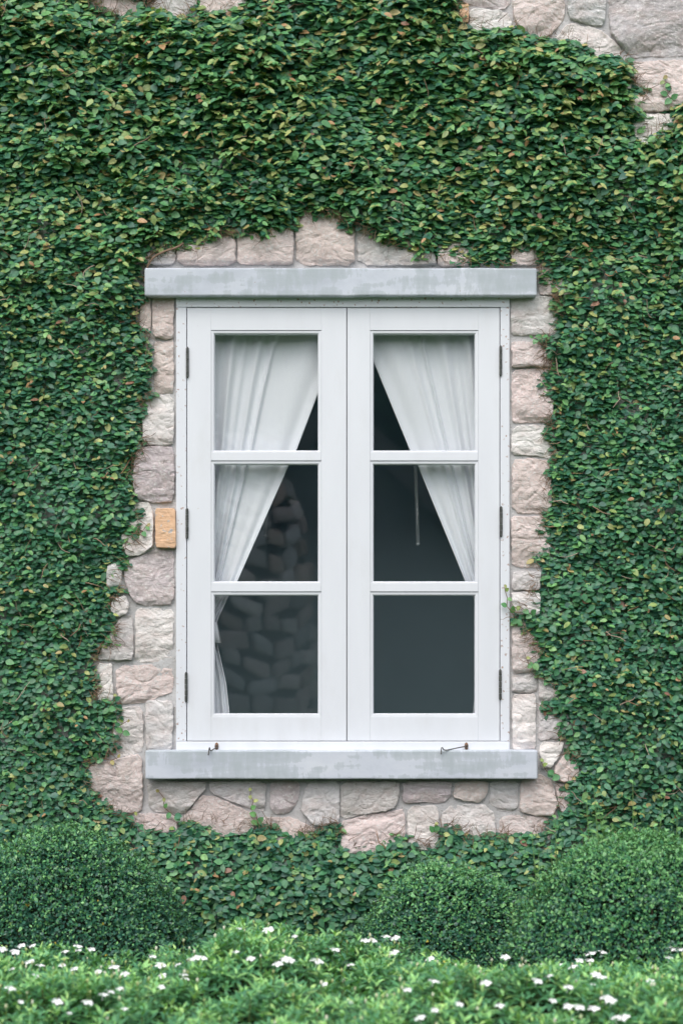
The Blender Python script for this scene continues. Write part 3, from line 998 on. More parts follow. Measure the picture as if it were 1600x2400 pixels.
def build_wood():
    T = Tri()
    ico = bmesh.new(); bmesh.ops.create_icosphere(ico, subdivisions=2, radius=1)
    ico.verts.ensure_lookup_table()
    IV = np.array([tuple(v.co) for v in ico.verts]); IF = np.array([[v.index for v in f.verts] for f in ico.faces]); ico.free()
    for k in range(46):
        x = -26 + 52*(k % 23)/22 + random.uniform(-0.8, 0.8)
        y = -27 - 4*(k // 23) + random.uniform(-0.7, 0.7)
        top = random.uniform(6.0, 8.0)
        for (zc_, rr, rz) in ((2.2, 2.3, 3.2), (top*0.62, 2.7, top*0.42)):
            s_ = random.uniform(0, 99)
            d = np.array([1 + 0.35*mnoise.fractal(Vector(v)*2.6+Vector((s_, 0, 0)), 0.8, 2.2, 4) for v in IV])
            T.add(IV*d[:, None]*np.array([rr, rr*0.8, rz]) + np.array([x, y, zc_]), IF)
    o = link('wood', T.mesh('wood'), M['wood'])
    tag(o, 'dark wood across the garden, mirrored in the window panes', 'wood', kind='stuff')
build_wood()

# ------------------------------------------------------------------ leaves
def leaf_template(kind):
    if kind == 'small':
        return np.array([(0, 0, 0), (-.5, .52, .12), (0, 1, 0), (.5, .52, .12)], float), np.array([(0, 3, 2), (0, 2, 1)], int)
    if kind == 'ovate':      # base, m1, m2, tip, L1..L3, R1..R3
        V = [(0, 0, 0), (0, .52, 0), (0, 1, 0)]
        for sg in (-1, 1):
            V += [(sg*w_, y_, .16*w_) for y_, w_ in ((.08, .27), (.32, .50), (.64, .44), (.88, .20))]
        F = []
        for o_, fl_ in ((3, False), (7, True)):
            for t in ((0, 1, o_), (o_, 1, o_+1), (o_+1, 1, o_+2), (1, o_+3, o_+2), (1, 2, o_+3)):
                F.append((t[0], t[2], t[1]) if fl_ else t)
        return np.array(V, float), np.array(F, int)
    elif kind == 'obovate':
        y = [0, .40, .75, 1, .25, .62, .90]
        wv = [0, 0, 0, 0, .26, .50, .36]
        fold = .10
    elif kind == 'lance':
        V = [(0, 0, 0), (-.46, .34, .10), (.46, .34, .10), (-.38, .68, .08), (.38, .68, .08), (0, 1, 0)]
        return np.array(V, float), np.array([(0, 2, 1), (1, 2, 4), (1, 4, 3), (3, 4, 5)], int)
    V = []
    for k in range(4): V.append((0, y[k], 0))
    for k in (4, 5, 6): V.append((-wv[k], y[k], fold*wv[k]*2))
    for k in (4, 5, 6): V.append((wv[k], y[k], fold*wv[k]*2))
    F = [(0, 1, 4), (4, 1, 5), (1, 2, 5), (5, 2, 6), (2, 3, 6), (0, 7, 1), (7, 8, 1), (1, 8, 2), (8, 9, 2), (2, 9, 3)]
    return np.array(V, float), np.array(F, int)

def norm(a): return a/(np.linalg.norm(a, axis=-1, keepdims=True)+1e-12)

def leaf_frames(along, nrm):
    a = norm(along)
    n = nrm - a*(nrm*a).sum(-1, keepdims=True)
    n = norm(n)
    x = np.cross(a, n)
    return x, a, n

def leaves_arrays(kind, pos, along, nrm, length, width, curl, colr):
    TV, TF = leaf_template(kind)
    x, a, n = leaf_frames(along, nrm)
    m, k = len(pos), len(TV)
    lx = TV[None, :, 0]*width[:, None]
    ly = TV[None, :, 1]*length[:, None]
    lz = TV[None, :, 2]*width[:, None] - curl[:, None]*length[:, None]*TV[None, :, 1]**2
    V = pos[:, None, :] + x[:, None, :]*lx[..., None] + a[:, None, :]*ly[..., None] + n[:, None, :]*lz[..., None]
    F = TF[None] + (np.arange(m)*k)[:, None, None]
    C = np.repeat(colr, k, 0)
    return V.reshape(-1, 3), F.reshape(-1, 3), C

def single_leaf_mesh(kind, ratio, curl, colr):
    V, F, C = leaves_arrays(kind, np.zeros((1, 3)), np.array([[0, 1., 0]]), np.array([[0, 0, 1.]]), np.ones(1), np.full(1, ratio), np.full(1, curl), np.array([colr], float))
    return np_mesh('leaf', V, F, True, C)

def leaf_objects(kind, idx, data, mats, parent, palette):
    pos, along, nrm, length, width, curl, colr, pidx = data
    x, a, n = leaf_frames(along, nrm)
    cache = {}
    base = wloc(parent)
    for i in idx:
        key = (int(pidx[i]), int(curl[i] > np.median(curl)))
        if key not in cache:
            me = single_leaf_mesh(kind, 0.66 if kind != 'lance' else 0.33, 0.12 if key[1] == 0 else 0.30, palette[key[0]])
            me.materials.append(mats); cache[key] = me
        o = bpy.data.objects.new('leaf', cache[key])
        col.objects.link(o)
        o.parent = parent
        L_ = length[i]
        m = Matrix(((x[i][0]*L_, a[i][0]*L_, n[i][0]*L_, pos[i][0]-base.x),
                    (x[i][1]*L_, a[i][1]*L_, n[i][1]*L_, pos[i][1]-base.y),
                    (x[i][2]*L_, a[i][2]*L_, n[i][2]*L_, pos[i][2]-base.z), (0, 0, 0, 1)))
        o.matrix_local = m

# ------------------------------------------------------------------ climbing fig: where it grows (photo pixels on the wall plane)
BARE = [
    [(338,627),(353,606),(384,591),(414,583),(449,595),(475,591),(483,568),(506,566),(518,553),(563,556),(602,560),(617,570),(640,549),(678,543),(694,545),(697,522),(713,507),(760,503),(790,508),(808,545),(834,530),(873,553),(896,570),(930,576),(961,591),(980,612),(1014,606),(1030,602),(1060,621),(1087,610),(1106,621),(1202,621),(1200,592),(1230,584),(1252,588),(1257,625),
     (1259,629),(1263,656),(1290,667),(1301,694),(1294,725),(1309,744),(1297,763),(1294,778),(1263,786),(1258,797),(1271,805),(1265,836),(1286,855),(1255,885),(1259,908),(1274,931),(1280,958),(1286,985),(1269,1012),(1278,1035),(1294,1065),(1286,1092),(1269,1107),(1280,1138),(1271,1169),(1274,1196),(1261,1226),(1265,1264),(1251,1280),(1240,1307),(1255,1333),(1238,1364),(1244,1395),(1240,1418),(1206,1425),(1198,1455),(1225,1471),(1232,1490),(1248,1513),(1259,1525),(1229,1555),(1251,1571),(1255,1590),(1294,1597),(1301,1628),(1259,1651),(1274,1674),(1305,1674),(1297,1712),
     (1309,1722),(1324,1737),(1317,1768),(1336,1772),(1332,1791),(1336,1814),(1313,1825),(1309,1856),(1297,1875),(1313,1887),(1301,1906),(1278,1921),(1271,1940),(1221,1944),(1167,1948),(1137,1952),(1114,1944),(1098,1955),(1079,1940),(1049,1925),(1026,1925),(1016,1940),(1026,1963),(1003,1975),(984,1963),(961,1955),(930,1944),(907,1952),(873,1967),(838,1971),(800,1963),
     (800,1948),(789,1917),(755,1929),(747,1944),(717,1948),(671,1948),(655,1936),(625,1925),(579,1925),(567,1940),(544,1925),(499,1915),(445,1913),(418,1925),(403,1936),(361,1933),(330,1940),(315,1917),(303,1906),(273,1898),(250,1875),(223,1856),(211,1833),(215,1810),(204,1791),(223,1776),(257,1768),(257,1753),(277,1753),(273,1726),(257,1711),(280,1691),
     (277,1697),(288,1663),(273,1632),(238,1632),(227,1625),(238,1609),(231,1590),(238,1567),(223,1548),(238,1521),(273,1509),(280,1475),(273,1444),(257,1421),(277,1398),(292,1383),(265,1353),(303,1326),(292,1299),(311,1272),(326,1253),(334,1203),(315,1180),(322,1131),(315,1100),(326,1065),(345,1031),(334,997),(342,977),(326,943),(365,928),(353,901),(361,847),(349,832),(345,771),(319,744),(326,717),(338,694)],
    [(1075,-400),(1075,0),(1073,23),(1080,54),(1115,65),(1134,57),(1172,57),(1184,69),(1195,54),(1218,73),(1249,84),(1283,92),(1329,90),(1375,103),(1379,126),(1413,126),(1459,138),(1475,165),(1478,191),(1501,199),(1517,233),(1501,249),(1509,299),(1513,318),(1536,306),(1551,295),(1555,264),(1566,245),(1574,230),(1600,226),(1700,222),(1820,235),(1960,190),(2060,205),(2400,190),(2720,160),(2720,-400)],
    [(215,-6),(320,-8),(324,30),(292,40),(240,28)],
    [(352,-10),(460,-10),(452,35),(436,44),(402,30),(352,14)],
    [(470,-40),(566,-40),(556,10),(530,22),(480,16)],
    [(-1200,-400),(1075,-400),(1075,-60),(900,-46),(700,-38),(520,-44),(330,-36),(120,-50),(-200,-60),(-1200,-40)],
]
def inside(px, py, poly):
    p = np.array(poly, float)
    c = np.zeros(px.shape, bool)
    j = len(p)-1
    for i in range(len(p)):
        xi, yi = p[i]; xj, yj = p[j]
        m = ((yi > py) != (yj > py)) & (px < (xj-xi)*(py-yi)/((yj-yi) + 1e-12) + xi)
        c ^= m
        j = i
    return c
GX0, GX1, GY0, GY1, GS = -1100, 2700, -240, 2660, 4
gx, gy = np.meshgrid(np.arange(GX0, GX1, GS), np.arange(GY0, GY1, GS), indexing='ij')
bare = np.zeros(gx.shape, bool)
for p in BARE: bare |= inside(gx.astype(float), gy.astype(float), p)
dist = np.zeros(gx.shape, float)
cur = ~bare
for k in range(36):
    dist += cur
    nx_ = cur.copy()
    nx_[1:] &= cur[:-1]; nx_[:-1] &= cur[1:]; nx_[:, 1:] &= cur[:, :-1]; nx_[:, :-1] &= cur[:, 1:]
    if k % 2:
        nx_[1:, 1:] &= cur[:-1, :-1]; nx_[:-1, :-1] &= cur[1:, 1:]; nx_[1:, :-1] &= cur[:-1, 1:]; nx_[:-1, 1:] &= cur[1:, :-1]
    cur = nx_
dist *= GS                                            # pixels from the rim of the bare areas
def dget(px, py):
    i = np.clip(((px-GX0)/GS).astype(int), 0, dist.shape[0]-1)
    j = np.clip(((py-GY0)/GS).astype(int), 0, dist.shape[1]-1)
    return dist[i, j]
# smooth value noise (numpy), for clumps
def vnoise(px, py, sc, seed):
    r = np.random.default_rng(seed).random((256, 256))
    x, y = px/sc + 1000, py/sc + 1000
    xi, yi = np.floor(x).astype(int), np.floor(y).astype(int)
    fx, fy = x-xi, y-yi
    fx, fy = fx*fx*(3-2*fx), fy*fy*(3-2*fy)
    g = lambda a, b: r[a % 256, b % 256]
    return (g(xi, yi)*(1-fx)+g(xi+1, yi)*fx)*(1-fy) + (g(xi, yi+1)*(1-fx)+g(xi+1, yi+1)*fx)*fy

PAL = np.array([
    (0.035, 0.129, 0.088), (0.042, 0.154, 0.094), (0.053, 0.185, 0.099), (0.065, 0.213, 0.099),     # 0-3 dark to mid green
    (0.093, 0.269, 0.105), (0.138, 0.333, 0.113), (0.198, 0.380, 0.144),                              # 4-6 fresh green
    (0.262, 0.363, 0.123), (0.349, 0.392, 0.144), (0.384, 0.333, 0.144),                              # 7-9 olive to yellow
    (0.419, 0.257, 0.131), (0.268, 0.146, 0.097),                                                      # 10-11 orange brown
])
fig = empty('climbing_fig', (0, -0.02, 0), 'dense climbing fig covering the stone wall round the window', 'climbing plant')

def scatter(x0, x1, y0, y1, step, jit=0.5):
    X, Y = np.meshgrid(np.arange(x0, x1, step), np.arange(y0, y1, step*0.92), indexing='ij')
    X = X + (np.arange(X.shape[1]) % 2)[None, :]*step*0.5
    px = (X + rng.uniform(-jit, jit, X.shape)*step).ravel(); py = (Y + rng.uniform(-jit, jit, Y.shape)*step).ravel()
    return px, py

parts = []      # (px,py,depth, along, nrm, len, wid, curl, pal)
def add_leaves(px, py, Y, along, nrm, ln, wd, curl, pal):
    x = (px-800)*S; z = ZC + (HOR-py)*S
    parts.append((np.stack([x, Y, z], -1), along, nrm, ln, wd, curl, pal))

def pal_pick(n, w):
    w = np.array(w, float); return rng.choice(len(w), n, p=w/w.sum())

def bulge(px, py):
    d = dget(px, py)
    t = np.clip(d/75.0, 0, 1)**0.7
    n = 0.45*vnoise(px, py, 150, 3) + 0.35*vnoise(px*0.8, py, 58, 4) + 0.20*vnoise(px, py*1.3, 26, 5)
    return t*(0.012 + 0.058*np.clip((n-0.25)/0.55, 0, 1)) + 0.006*np.clip(d/12, 0, 1)

def base_layer(x0, x1, y0, y1, step, size, depthf, w, frame_only=None, fresh_up=0.0):
    px, py = scatter(x0, x1, y0, y1, step)
    d = dget(px, py)
    keep = d > rng.uniform(0, 7, len(d))
    thin = vnoise(px, py, 34, 11)*0.6 + vnoise(px, py, 90, 12)*0.4
    keep &= rng.random(len(d)) < np.clip(1.6 - 1.1*np.clip((thin-0.60)/0.12, 0, 1), 0.5, 1)
    if frame_only is not None:
        ins = (px > 1600*0-60) & (px < 1660) & (py > -60) & (py < 2440)
        keep &= ~ins
    px, py, d = px[keep], py[keep], d[keep]
    n = len(px)
    bz = bulge(px, py)
    Y = -0.012 - bz*depthf*rng.uniform(0.55, 1.05, n)
    ang = rng.normal(0, 1.05, n)              # some tips hang down ...
    hang = np.stack([np.sin(ang), -rng.uniform(0.0, 0.55, n), -np.cos(ang)*rng.uniform(0.35, 1, n)], -1)
    nh = np.stack([rng.normal(0, 0.38, n), -np.ones(n), rng.uniform(0.05, 1.1, n)], -1)
    sd_ = np.where(rng.random(n) < 0.5, -1.0, 1.0)      # ... most point sideways, blade up
    side = np.stack([sd_*rng.uniform(0.55, 1.0, n), -rng.uniform(0.05, 0.6, n), -rng.uniform(-0.05, 0.45, n)], -1)
    ns = np.stack([rng.normal(0, 0.28, n), -rng.uniform(0.7, 1.0, n), rng.uniform(0.30, 1.05, n)], -1)
    isside = (rng.random(n) < np.interp(py, [1300, 1850], [0.74, 0.45]))[:, None]
    along = np.where(isside, side, hang); nrm = np.where(isside, ns, nh)
    ln = 0.94*size*np.clip(rng.lognormal(0, 0.22, n), 0.5, 1.42)*(0.96+0.30*np.clip((800-py)/700, 0, 1)+0.14*np.clip((py-1850)/200, 0, 1))
    add_leaves(px, py, Y, along, nrm, ln, ln*rng.uniform(0.56, 0.76, n), rng.uniform(0.0, 0.30, n), np.where(rng.random(n) < fresh_up*np.clip((1050-py)/500, 0, 1), pal_pick(n, W_NEW), pal_pick(n, w)))

W_DARK = [3, 4, 4, 2, 1, .3, .1, .2, .1, .06, .05, .05]
W_MID = [1.5, 3, 4, 4, 2.2, .9, .4, .5, .22, .10, .06, .04]
W_NEW = [.5, 1.2, 2, 3, 3.5, 3.2, 2.2, 2.0, 1.4, .6, .18, .04]
base_layer(-70, 1670, -70, 2300, 9.6, 0.0200, 0.45, W_DARK)
base_layer(-70, 1670, -70, 2300, 9.8, 0.0205, 0.80, W_MID, fresh_up=0.35)
base_layer(-70, 1670, -70, 2300, 12.8, 0.0210, 1.00, W_MID, fresh_up=0.8)
base_layer(-1080, 2680, -70, 2560, 17, 0.033, 0.6, W_DARK, True)
base_layer(-1080, 2680, -70, 2560, 20, 0.034, 1.0, W_MID, True)

# shoots that stand off the wall, each with alternate leaves
def shoots(x0, x1, y0, y1, step, prob):
    px, py = scatter(x0, x1, y0, y1, step)
    d = dget(px, py)
    cl_ = vnoise(px, py, 120, 21)*0.6 + vnoise(px, py, 48, 22)*0.4
    upper = np.clip((1000-py)/700, 0.12, 1)*np.clip((px < 1700)*1.0, 0, 1)
    keep = (d > 14) & (rng.random(len(px)) < prob*np.clip((cl_-0.30)*2.6, 0.08, 1)*(0.30+0.70*upper))
    px, py, d = px[keep], py[keep], d[keep]
    A = [[] for _ in range(9)]
    stems = Tri()
    for k in range(len(px)):
        side = random.choice((-1, 1))
        up = min(1.0, max(0.12, (1000-py[k])/700))
        nl = random.randint(4, 6) + int(3*up*random.random())
        L_ = random.uniform(0.026, 0.042)+0.026*up*random.random()
        L_ *= min(1, d[k]/40+0.35)
        y0_ = -0.012 - float(bulge(px[k:k+1], py[k:k+1])[0])*0.75
        dirx = side*random.uniform(0.2, 1.0); dz = random.uniform(-0.5, 0.45)
        dv = Vector((dirx, -random.uniform(0.35, 0.9), dz)).normalized()
        pts = []
        for q in range(nl):
            t = q/(nl-1)
            p = dv*(L_*t) + Vector((0, 0, -0.25*L_*t*t))
            pts.append(Vector(((px[k]-800)*S+p.x, y0_+p.y, ZC+(HOR-py[k])*S+p.z)))
            sgn = 1 if q % 2 else -1
            sidev = dv.cross(Vector((0, 0.3, 1))).normalized()*sgn
            al = sidev*random.uniform(0.5, 1.0) + dv*random.uniform(0.3, 0.9) + Vector((0, -0.15, -random.uniform(0.1, 0.6)))
            A[0].append(tuple(pts[-1])); A[1].append(tuple(al))
            A[2].append((random.gauss(0, 0.25), -random.uniform(0.5, 1.0), random.uniform(0.5, 1.2)))
            s_ = (0.0190 + 0.0090*up)*min(1.35, random.lognormvariate(0, 0.18))*(1-0.25*t)
            A[3].append(s_)
            base = W_NEW if up > 0.4 else W_MID
            c_ = random.choices(range(12), base)[0]
            if t > 0.75 and random.random() < 0.45: c_ = random.choice((5, 6, 7, 7, 8, 8, 9, 10))
            A[4].append(c_)
    n = len(A[0])
    ln = np.array(A[3])
    parts.append((np.array(A[0]), np.array(A[1]), np.array(A[2]), ln, ln*rng.uniform(0.52, 0.68, n), rng.uniform(0.05, 0.35, n), np.array(A[4])))
shoots(-70, 1670, -70, 2250, 21, 0.62)

# little runners straying over the bare stone: (px, py, size factor, palette)
SPRIGS = [
    [(1212, 1452), (1200, 1437), (1187, 1421), (1188, 1402), (1183, 1385), (1181, 1370)],
    [(1245, 1440), (1226, 1428), (1216, 1420), (1207, 1424)],
    [(320, 1252), (334, 1246), (343, 1232), (352, 1227)],
    [(410, 1912), (399, 1904), (385, 1893), (384, 1869), (373, 1856)],
    [(604, 1930), (601, 1911), (588, 1896), (594, 1878), (586, 1863), (588, 1846)],
    [(1310, 1817), (1298, 1812), (1283, 1811), (1271, 1794), (1265, 1778)],
    [(225, 1782), (242, 1777), (261, 1782), (277, 1776)],
    [(300, 1912), (317, 1902)], [(1270, 790), (1258, 795), (1248, 792)], [(1572, 232), (1563, 222), (1572, 208), (1568, 196), (1556, 190), (1563, 178), (1552, 184)],
    [(288, 1715), (282, 1700), (299, 1690)], [(255, 1660), (270, 1640), (266, 1628)],
    [(1016, 1950), (1018, 1935), (1026, 1928)], [(1250, 1555), (1238, 1556), (1232, 1541)],
]
def sprigs():
    A = [[] for _ in range(6)]
    T = Tri()
    for sp in SPRIGS:
        pts = [P(x, y, -0.034) for x, y in sp]
        V, F = tube_arrays(pts, 0.0011, 5)
        T.add(V, F, (0.16, 0.085, 0.05))
        for i, p in enumerate(pts):
            for _ in range(1 if i else 2):
                A[0].append(tuple(p)); 
                A[1].append((random.uniform(-1, 1), -0.25, random.uniform(-1, 0.6)))
                A[2].append((random.gauss(0, 0.2), -1.0, random.uniform(0.1, 0.6)))
                t = i/max(1, len(pts)-1)
                A[3].append(random.uniform(0.021, 0.026)*(1-0.45*t))
                A[4].append(random.choice((2, 3, 4, 4, 5)) if t < 0.6 else random.choice((7, 8, 9, 5)))
    n = len(A[0]); ln = np.array(A[3])
    parts.append((np.array(A[0]), np.array(A[1]), np.array(A[2]), ln, ln*rng.uniform(0.7, 0.85, n), rng.uniform(0.05, 0.2, n), np.array(A[4])))
    return T
ST = sprigs()

# dry aerial roots and dead twigs along the rim and in thin spots
def twigs(T):
    gi = np.argwhere((dist > 0) & (dist < 16))
    pts = gi[rng.choice(len(gi), min(len(gi), 5200), replace=False)]
    for (i, j) in pts:
        px, py = GX0 + i*GS, GY0 + j*GS
        if not (-80 < px < 1680 and -80 < py < 2050): continue
        # head for the bare side: against the gradient of the distance
        i0, i1, j0, j1 = max(i-3, 0), min(i+3, dist.shape[0]-1), max(j-3, 0), min(j+3, dist.shape[1]-1)
        gv = Vector((dist[i1, j]-dist[i0, j], 0, -(dist[i, j1]-dist[i, j0])))
        if gv.length < 1e-6: continue
        gv.normalize()
        tufty = vnoise(np.array([px*1.0]), np.array([py*1.0]), 45, 31)[0]
        if random.random() > 0.22 + 2.2*max(0, tufty-0.52): continue
        dirv = (-gv*random.uniform(0.3, 1.0) + Vector((random.gauss(0, 0.6), 0, random.gauss(0, 0.6)))).normalized()
        L_ = random.uniform(0.012, 0.05)
        p = Vector(((px-800)*S, -random.uniform(0.030, 0.046), ZC+(HOR-py)*S))
        q = [p]
        for k in range(4):
            dirv = (dirv + Vector((random.gauss(0, 0.28), random.gauss(0, 0.08), random.gauss(0, 0.28)))).normalized()
            p = p + dirv*(L_/4)
            p.y = min(-0.028, max(-0.055, p.y))
            q.append(p.copy())
        r0 = random.uniform(0.0005, 0.0012)
        V, F = tube_arrays(q, [r0, r0*0.9, r0*0.8, r0*0.6, r0*0.3], 4, False)
        c = random.choice([(0.20, 0.13, 0.085), (0.27, 0.18, 0.12), (0.14, 0.085, 0.055), (0.30, 0.20, 0.14)])
        T.add(V, F, c)
    # thicker old stems showing through
    for k in range(520):
        px, py = random.uniform(-60, 1660), random.uniform(-60, 2000)
        if dget(np.array([px]), np.array([py]))[0] < 12: continue
        p = Vector(((px-800)*S, -0.014-float(bulge(np.array([px]), np.array([py]))[0])*random.uniform(0.5, 1.1), ZC+(HOR-py)*S))
        dv = Vector((random.gauss(0, 1), -random.uniform(0, 0.4), random.gauss(0, 0.7))).normalized()
        q = [p]
        for s_ in range(4):
            dv = (dv + Vector((random.gauss(0, 0.35), random.gauss(0, 0.15), random.gauss(0, 0.35)))).normalized()
            p = p + dv*random.uniform(0.008, 0.02); q.append(p.copy())
        r0 = random.uniform(0.0008, 0.0019)
        V, F = tube_arrays(q, [r0, r0, r0*.9, r0*.8, r0*.5], 5, False)
        T.add(V, F, random.choice([(0.28, 0.20, 0.14), (0.42, 0.33, 0.26), (0.20, 0.13, 0.09), (0.34, 0.20, 0.12)]))
    # the stout stem by the lintel's left end
    q = sm([P(x, y, Y) for x, y, Y in ((338, 660, -.03), (345, 622, -.034), (362, 600, -.040), (388, 588, -.042), (415, 580, -.038), (430, 570, -.03))])
    V, F = tube_arrays(q, 0.0035, 7); T.add(V, F, (0.26, 0.18, 0.13))
twigs(ST)
o = link('stems', ST.mesh('stems'), M['twig'], fig); tag(o, kind='stuff')

def finish_fig():
    cat = [np.concatenate([p[k] for p in parts]) for k in range(7)]
    pos, along, nrm, ln, wd, curl, pal = cat
    # keep leaves off the lintel and sill fronts and the window
    px = pos[:, 0]/S + 800; py = HOR - (pos[:, 2]-ZC)/S
    bad = (px > 334) & (px < 1262) & (((py > 622) & (py < 700)) | ((py > 1752) & (py < 1832)))
    bad &= ~((px > 1175) & (py > 1340) & (py < 1470))
    ok = ~bad
    pos, along, nrm, ln, wd, curl, pal = [a[ok] for a in (pos, along, nrm, ln, wd, curl, pal)]
    px, py = px[ok], py[ok]
    colr = PAL[pal]*rng.uniform(0.82, 1.2, (len(pal), 1))
    infr = (px > 0) & (px < 1600) & (py > 0) & (py < 1900)
    score = ln*wd*infr*(0.3 + np.clip(-pos[:, 1], 0, 0.15)*8)
    top = np.argsort(-score)[:300]
    rest = np.ones(len(pos), bool); rest[top] = False
    V, F, C = leaves_arrays('ovate', pos[rest], along[rest], nrm[rest], ln[rest], wd[rest], curl[rest], colr[rest])
    o = link('foliage', np_mesh('foliage', V, F, True, C), M['ivy'], fig)
    tag(o, kind='stuff')
    leaf_objects('ovate', top, (pos, along, nrm, ln, wd, curl, colr, pal), M['ivy'], fig, PAL)
    print('fig leaves', len(pos))
finish_fig()

# ------------------------------------------------------------------ clipped shrubs
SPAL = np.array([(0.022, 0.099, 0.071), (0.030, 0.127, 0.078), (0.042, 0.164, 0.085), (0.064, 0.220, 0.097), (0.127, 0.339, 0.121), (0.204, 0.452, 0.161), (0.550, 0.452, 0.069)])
def shrub(name, cpx, half, top, Y, label, n_leaf, fresh, seed, ry_f=0.8, upright=0, size=0.0092):
    r_ = np.random.default_rng(seed)
    k = (D+Y)/D*S
    cx = (cpx-800)*k
    ztop = ZC + (HOR-top)*k
    rx = half*k*1.09
    zc_ = ztop*0.50; rz = ztop - zc_
    ry = rx*ry_f
    root = empty(name, (cx, Y, 0), label, 'shrub', 'clipped round shrubs')
    ex = 2.15
    def surf(dv):
        f = (np.abs(dv[:, 0])**ex + np.abs(dv[:, 1])**ex + np.abs(dv[:, 2])**ex)**(-1/ex)
        p = dv*f[:, None]
        lump = np.array([mnoise.noise(Vector(v)*2.6+Vector((seed, 0, 0)))*0.035 + mnoise.noise(Vector(v)*7+Vector((seed, 3, 0)))*0.022 + mnoise.noise(Vector(v)*19+Vector((seed, 3, 5)))*0.020 for v in p])
        return p*(1+lump)[:, None]
    dv = norm(r_.normal(0, 1, (n_leaf, 3)))
    dv = dv[(dv[:, 2] > -0.55) & (dv[:, 1] < 0.55)]
    n = len(dv)
    p = surf(dv)
    g = norm(p*np.array([1/rx, 1/ry, 1/rz]))
    wpos = p*np.array([rx, ry, rz])
    depth = r_.exponential(0.022, n).clip(0, 0.14) - r_.exponential(0.006, n)
    wpos = wpos - g*depth[:, None] + np.array([cx, Y, zc_])
    tang = norm(np.cross(g, r_.normal(0, 1, (n, 3))))
    along = tang*r_.uniform(0.3, 1, (n, 1)) + g*r_.uniform(0.0, 0.9, (n, 1)) + np.array([0, 0, 0.15])
    nrm = g*1.0 + np.array([0, -0.05, 0.40]) + r_.normal(0, 0.36, (n, 3))
    ln = r_.lognormal(math.log(size), 0.20, n)
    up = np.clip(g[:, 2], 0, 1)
    p_fresh_toplit = fresh*(0.12 + 1.15*up**1.3)*(depth < 0.012)  # new growth, weighted to upward leaves so colour also carries the top light
    pal = np.where(r_.random(n) < p_fresh_toplit, r_.choice([3, 4, 4, 5], n), r_.choice([0, 0, 1, 1, 1, 2, 2, 3], n))
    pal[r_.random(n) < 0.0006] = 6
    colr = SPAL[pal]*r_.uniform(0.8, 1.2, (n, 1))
    wd = ln*r_.uniform(0.55, 0.72, n); curl = r_.uniform(-0.05, 0.25, n)
    px = wpos[:, 0]/((D+wpos[:, 1])/D*S)+800; py = HOR-(wpos[:, 2]-ZC)/((D+wpos[:, 1])/D*S)
    vis = (px > 5) & (px < 1595) & (py < 2190) & (g[:, 1] < -0.1) & (depth < 0.01)
    top_i = np.argsort(-(ln*wd*vis))[:300]
    rest = np.ones(n, bool); rest[top_i] = False
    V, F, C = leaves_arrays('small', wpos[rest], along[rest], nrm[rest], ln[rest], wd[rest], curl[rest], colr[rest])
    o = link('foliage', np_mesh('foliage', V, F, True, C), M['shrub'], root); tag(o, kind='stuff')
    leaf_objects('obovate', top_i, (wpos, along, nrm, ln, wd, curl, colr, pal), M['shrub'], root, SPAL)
    # twigs just under the leaves, trunk, and the dense inner branch mass
    T = Tri()
    for q in range(420):
        d0 = norm(r_.normal(0, 1, (1, 3)))
        if d0[0, 2] < -0.4 or d0[0, 1] > 0.4: continue
        s0 = surf(d0)[0]*np.array([rx, ry, rz])
        a = Vector(s0*0.72) + Vector((cx, Y, zc_)); b = Vector(s0*(1.0-r_.exponential(0.02))) + Vector((cx, Y, zc_))
        m_ = a.lerp(b, 0.5) + Vector(r_.normal(0, 0.02, 3))
        V, F = tube_arrays([a, m_, b], [0.0028, 0.002, 0.0009], 5, False)
        T.add(V, F, random.choice([(0.10, 0.075, 0.055), (0.17, 0.13, 0.10), (0.07, 0.05, 0.035)]))
    for q in range(5):
        a = Vector((cx + r_.uniform(-.06, .06), Y + r_.uniform(-.06, .06), 0)); b = Vector((cx + r_.uniform(-.5, .5)*rx, Y+r_.uniform(-.5, .5)*ry, zc_))
        V, F = tube_arrays([a, a.lerp(b, .5)+Vector((0, 0, .05)), b], [0.02, 0.014, 0.008], 8, False)
        T.add(V, F, (0.12, 0.09, 0.065))
    o = link('branches', T.mesh('branches'), M['twig'], root); tag(o, kind='stuff')
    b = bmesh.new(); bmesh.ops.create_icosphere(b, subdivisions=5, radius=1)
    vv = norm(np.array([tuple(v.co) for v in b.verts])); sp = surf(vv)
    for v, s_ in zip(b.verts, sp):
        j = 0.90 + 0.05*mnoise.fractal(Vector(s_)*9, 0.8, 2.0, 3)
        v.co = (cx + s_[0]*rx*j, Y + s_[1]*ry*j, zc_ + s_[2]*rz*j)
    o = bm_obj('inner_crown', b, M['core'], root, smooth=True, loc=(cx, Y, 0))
    # soft new shoots standing above the clipped top
    if upright:
        T = Tri(); AL = []
        for q in range(upright):
            ux = cx + r_.uniform(-0.85, 0.35)*rx; uy = Y + r_.uniform(-0.1, 0.6)*ry
            e = max(0.0, 1-abs((ux-cx)/rx)**ex-abs((uy-Y)/ry)**ex)**(1/ex)
            a = Vector((ux, uy, zc_+rz*e-0.02)); h = r_.uniform(0.06, 0.16)
            bpt = a + Vector((r_.normal(0, .012), r_.normal(0, .01), h))
            V, F = tube_arrays([a, a.lerp(bpt, .5), bpt], [0.0013, 0.0011, 0.0006], 5, False); T.add(V, F, (0.16, 0.28, 0.10))
            for s_ in range(7):
                t = 0.15 + 0.85*s_/6
                an = s_*2.4
                AL.append((tuple(a.lerp(bpt, t)), (math.cos(an), math.sin(an), 0.5), (-math.cos(an)*.4, -math.sin(an)*.4-.2, 1), r_.uniform(0.018, 0.028)*(1.15-0.4*t)))
        po, al, nr, le = [np.array([x_[k_] for x_ in AL]) for k_ in range(4)]
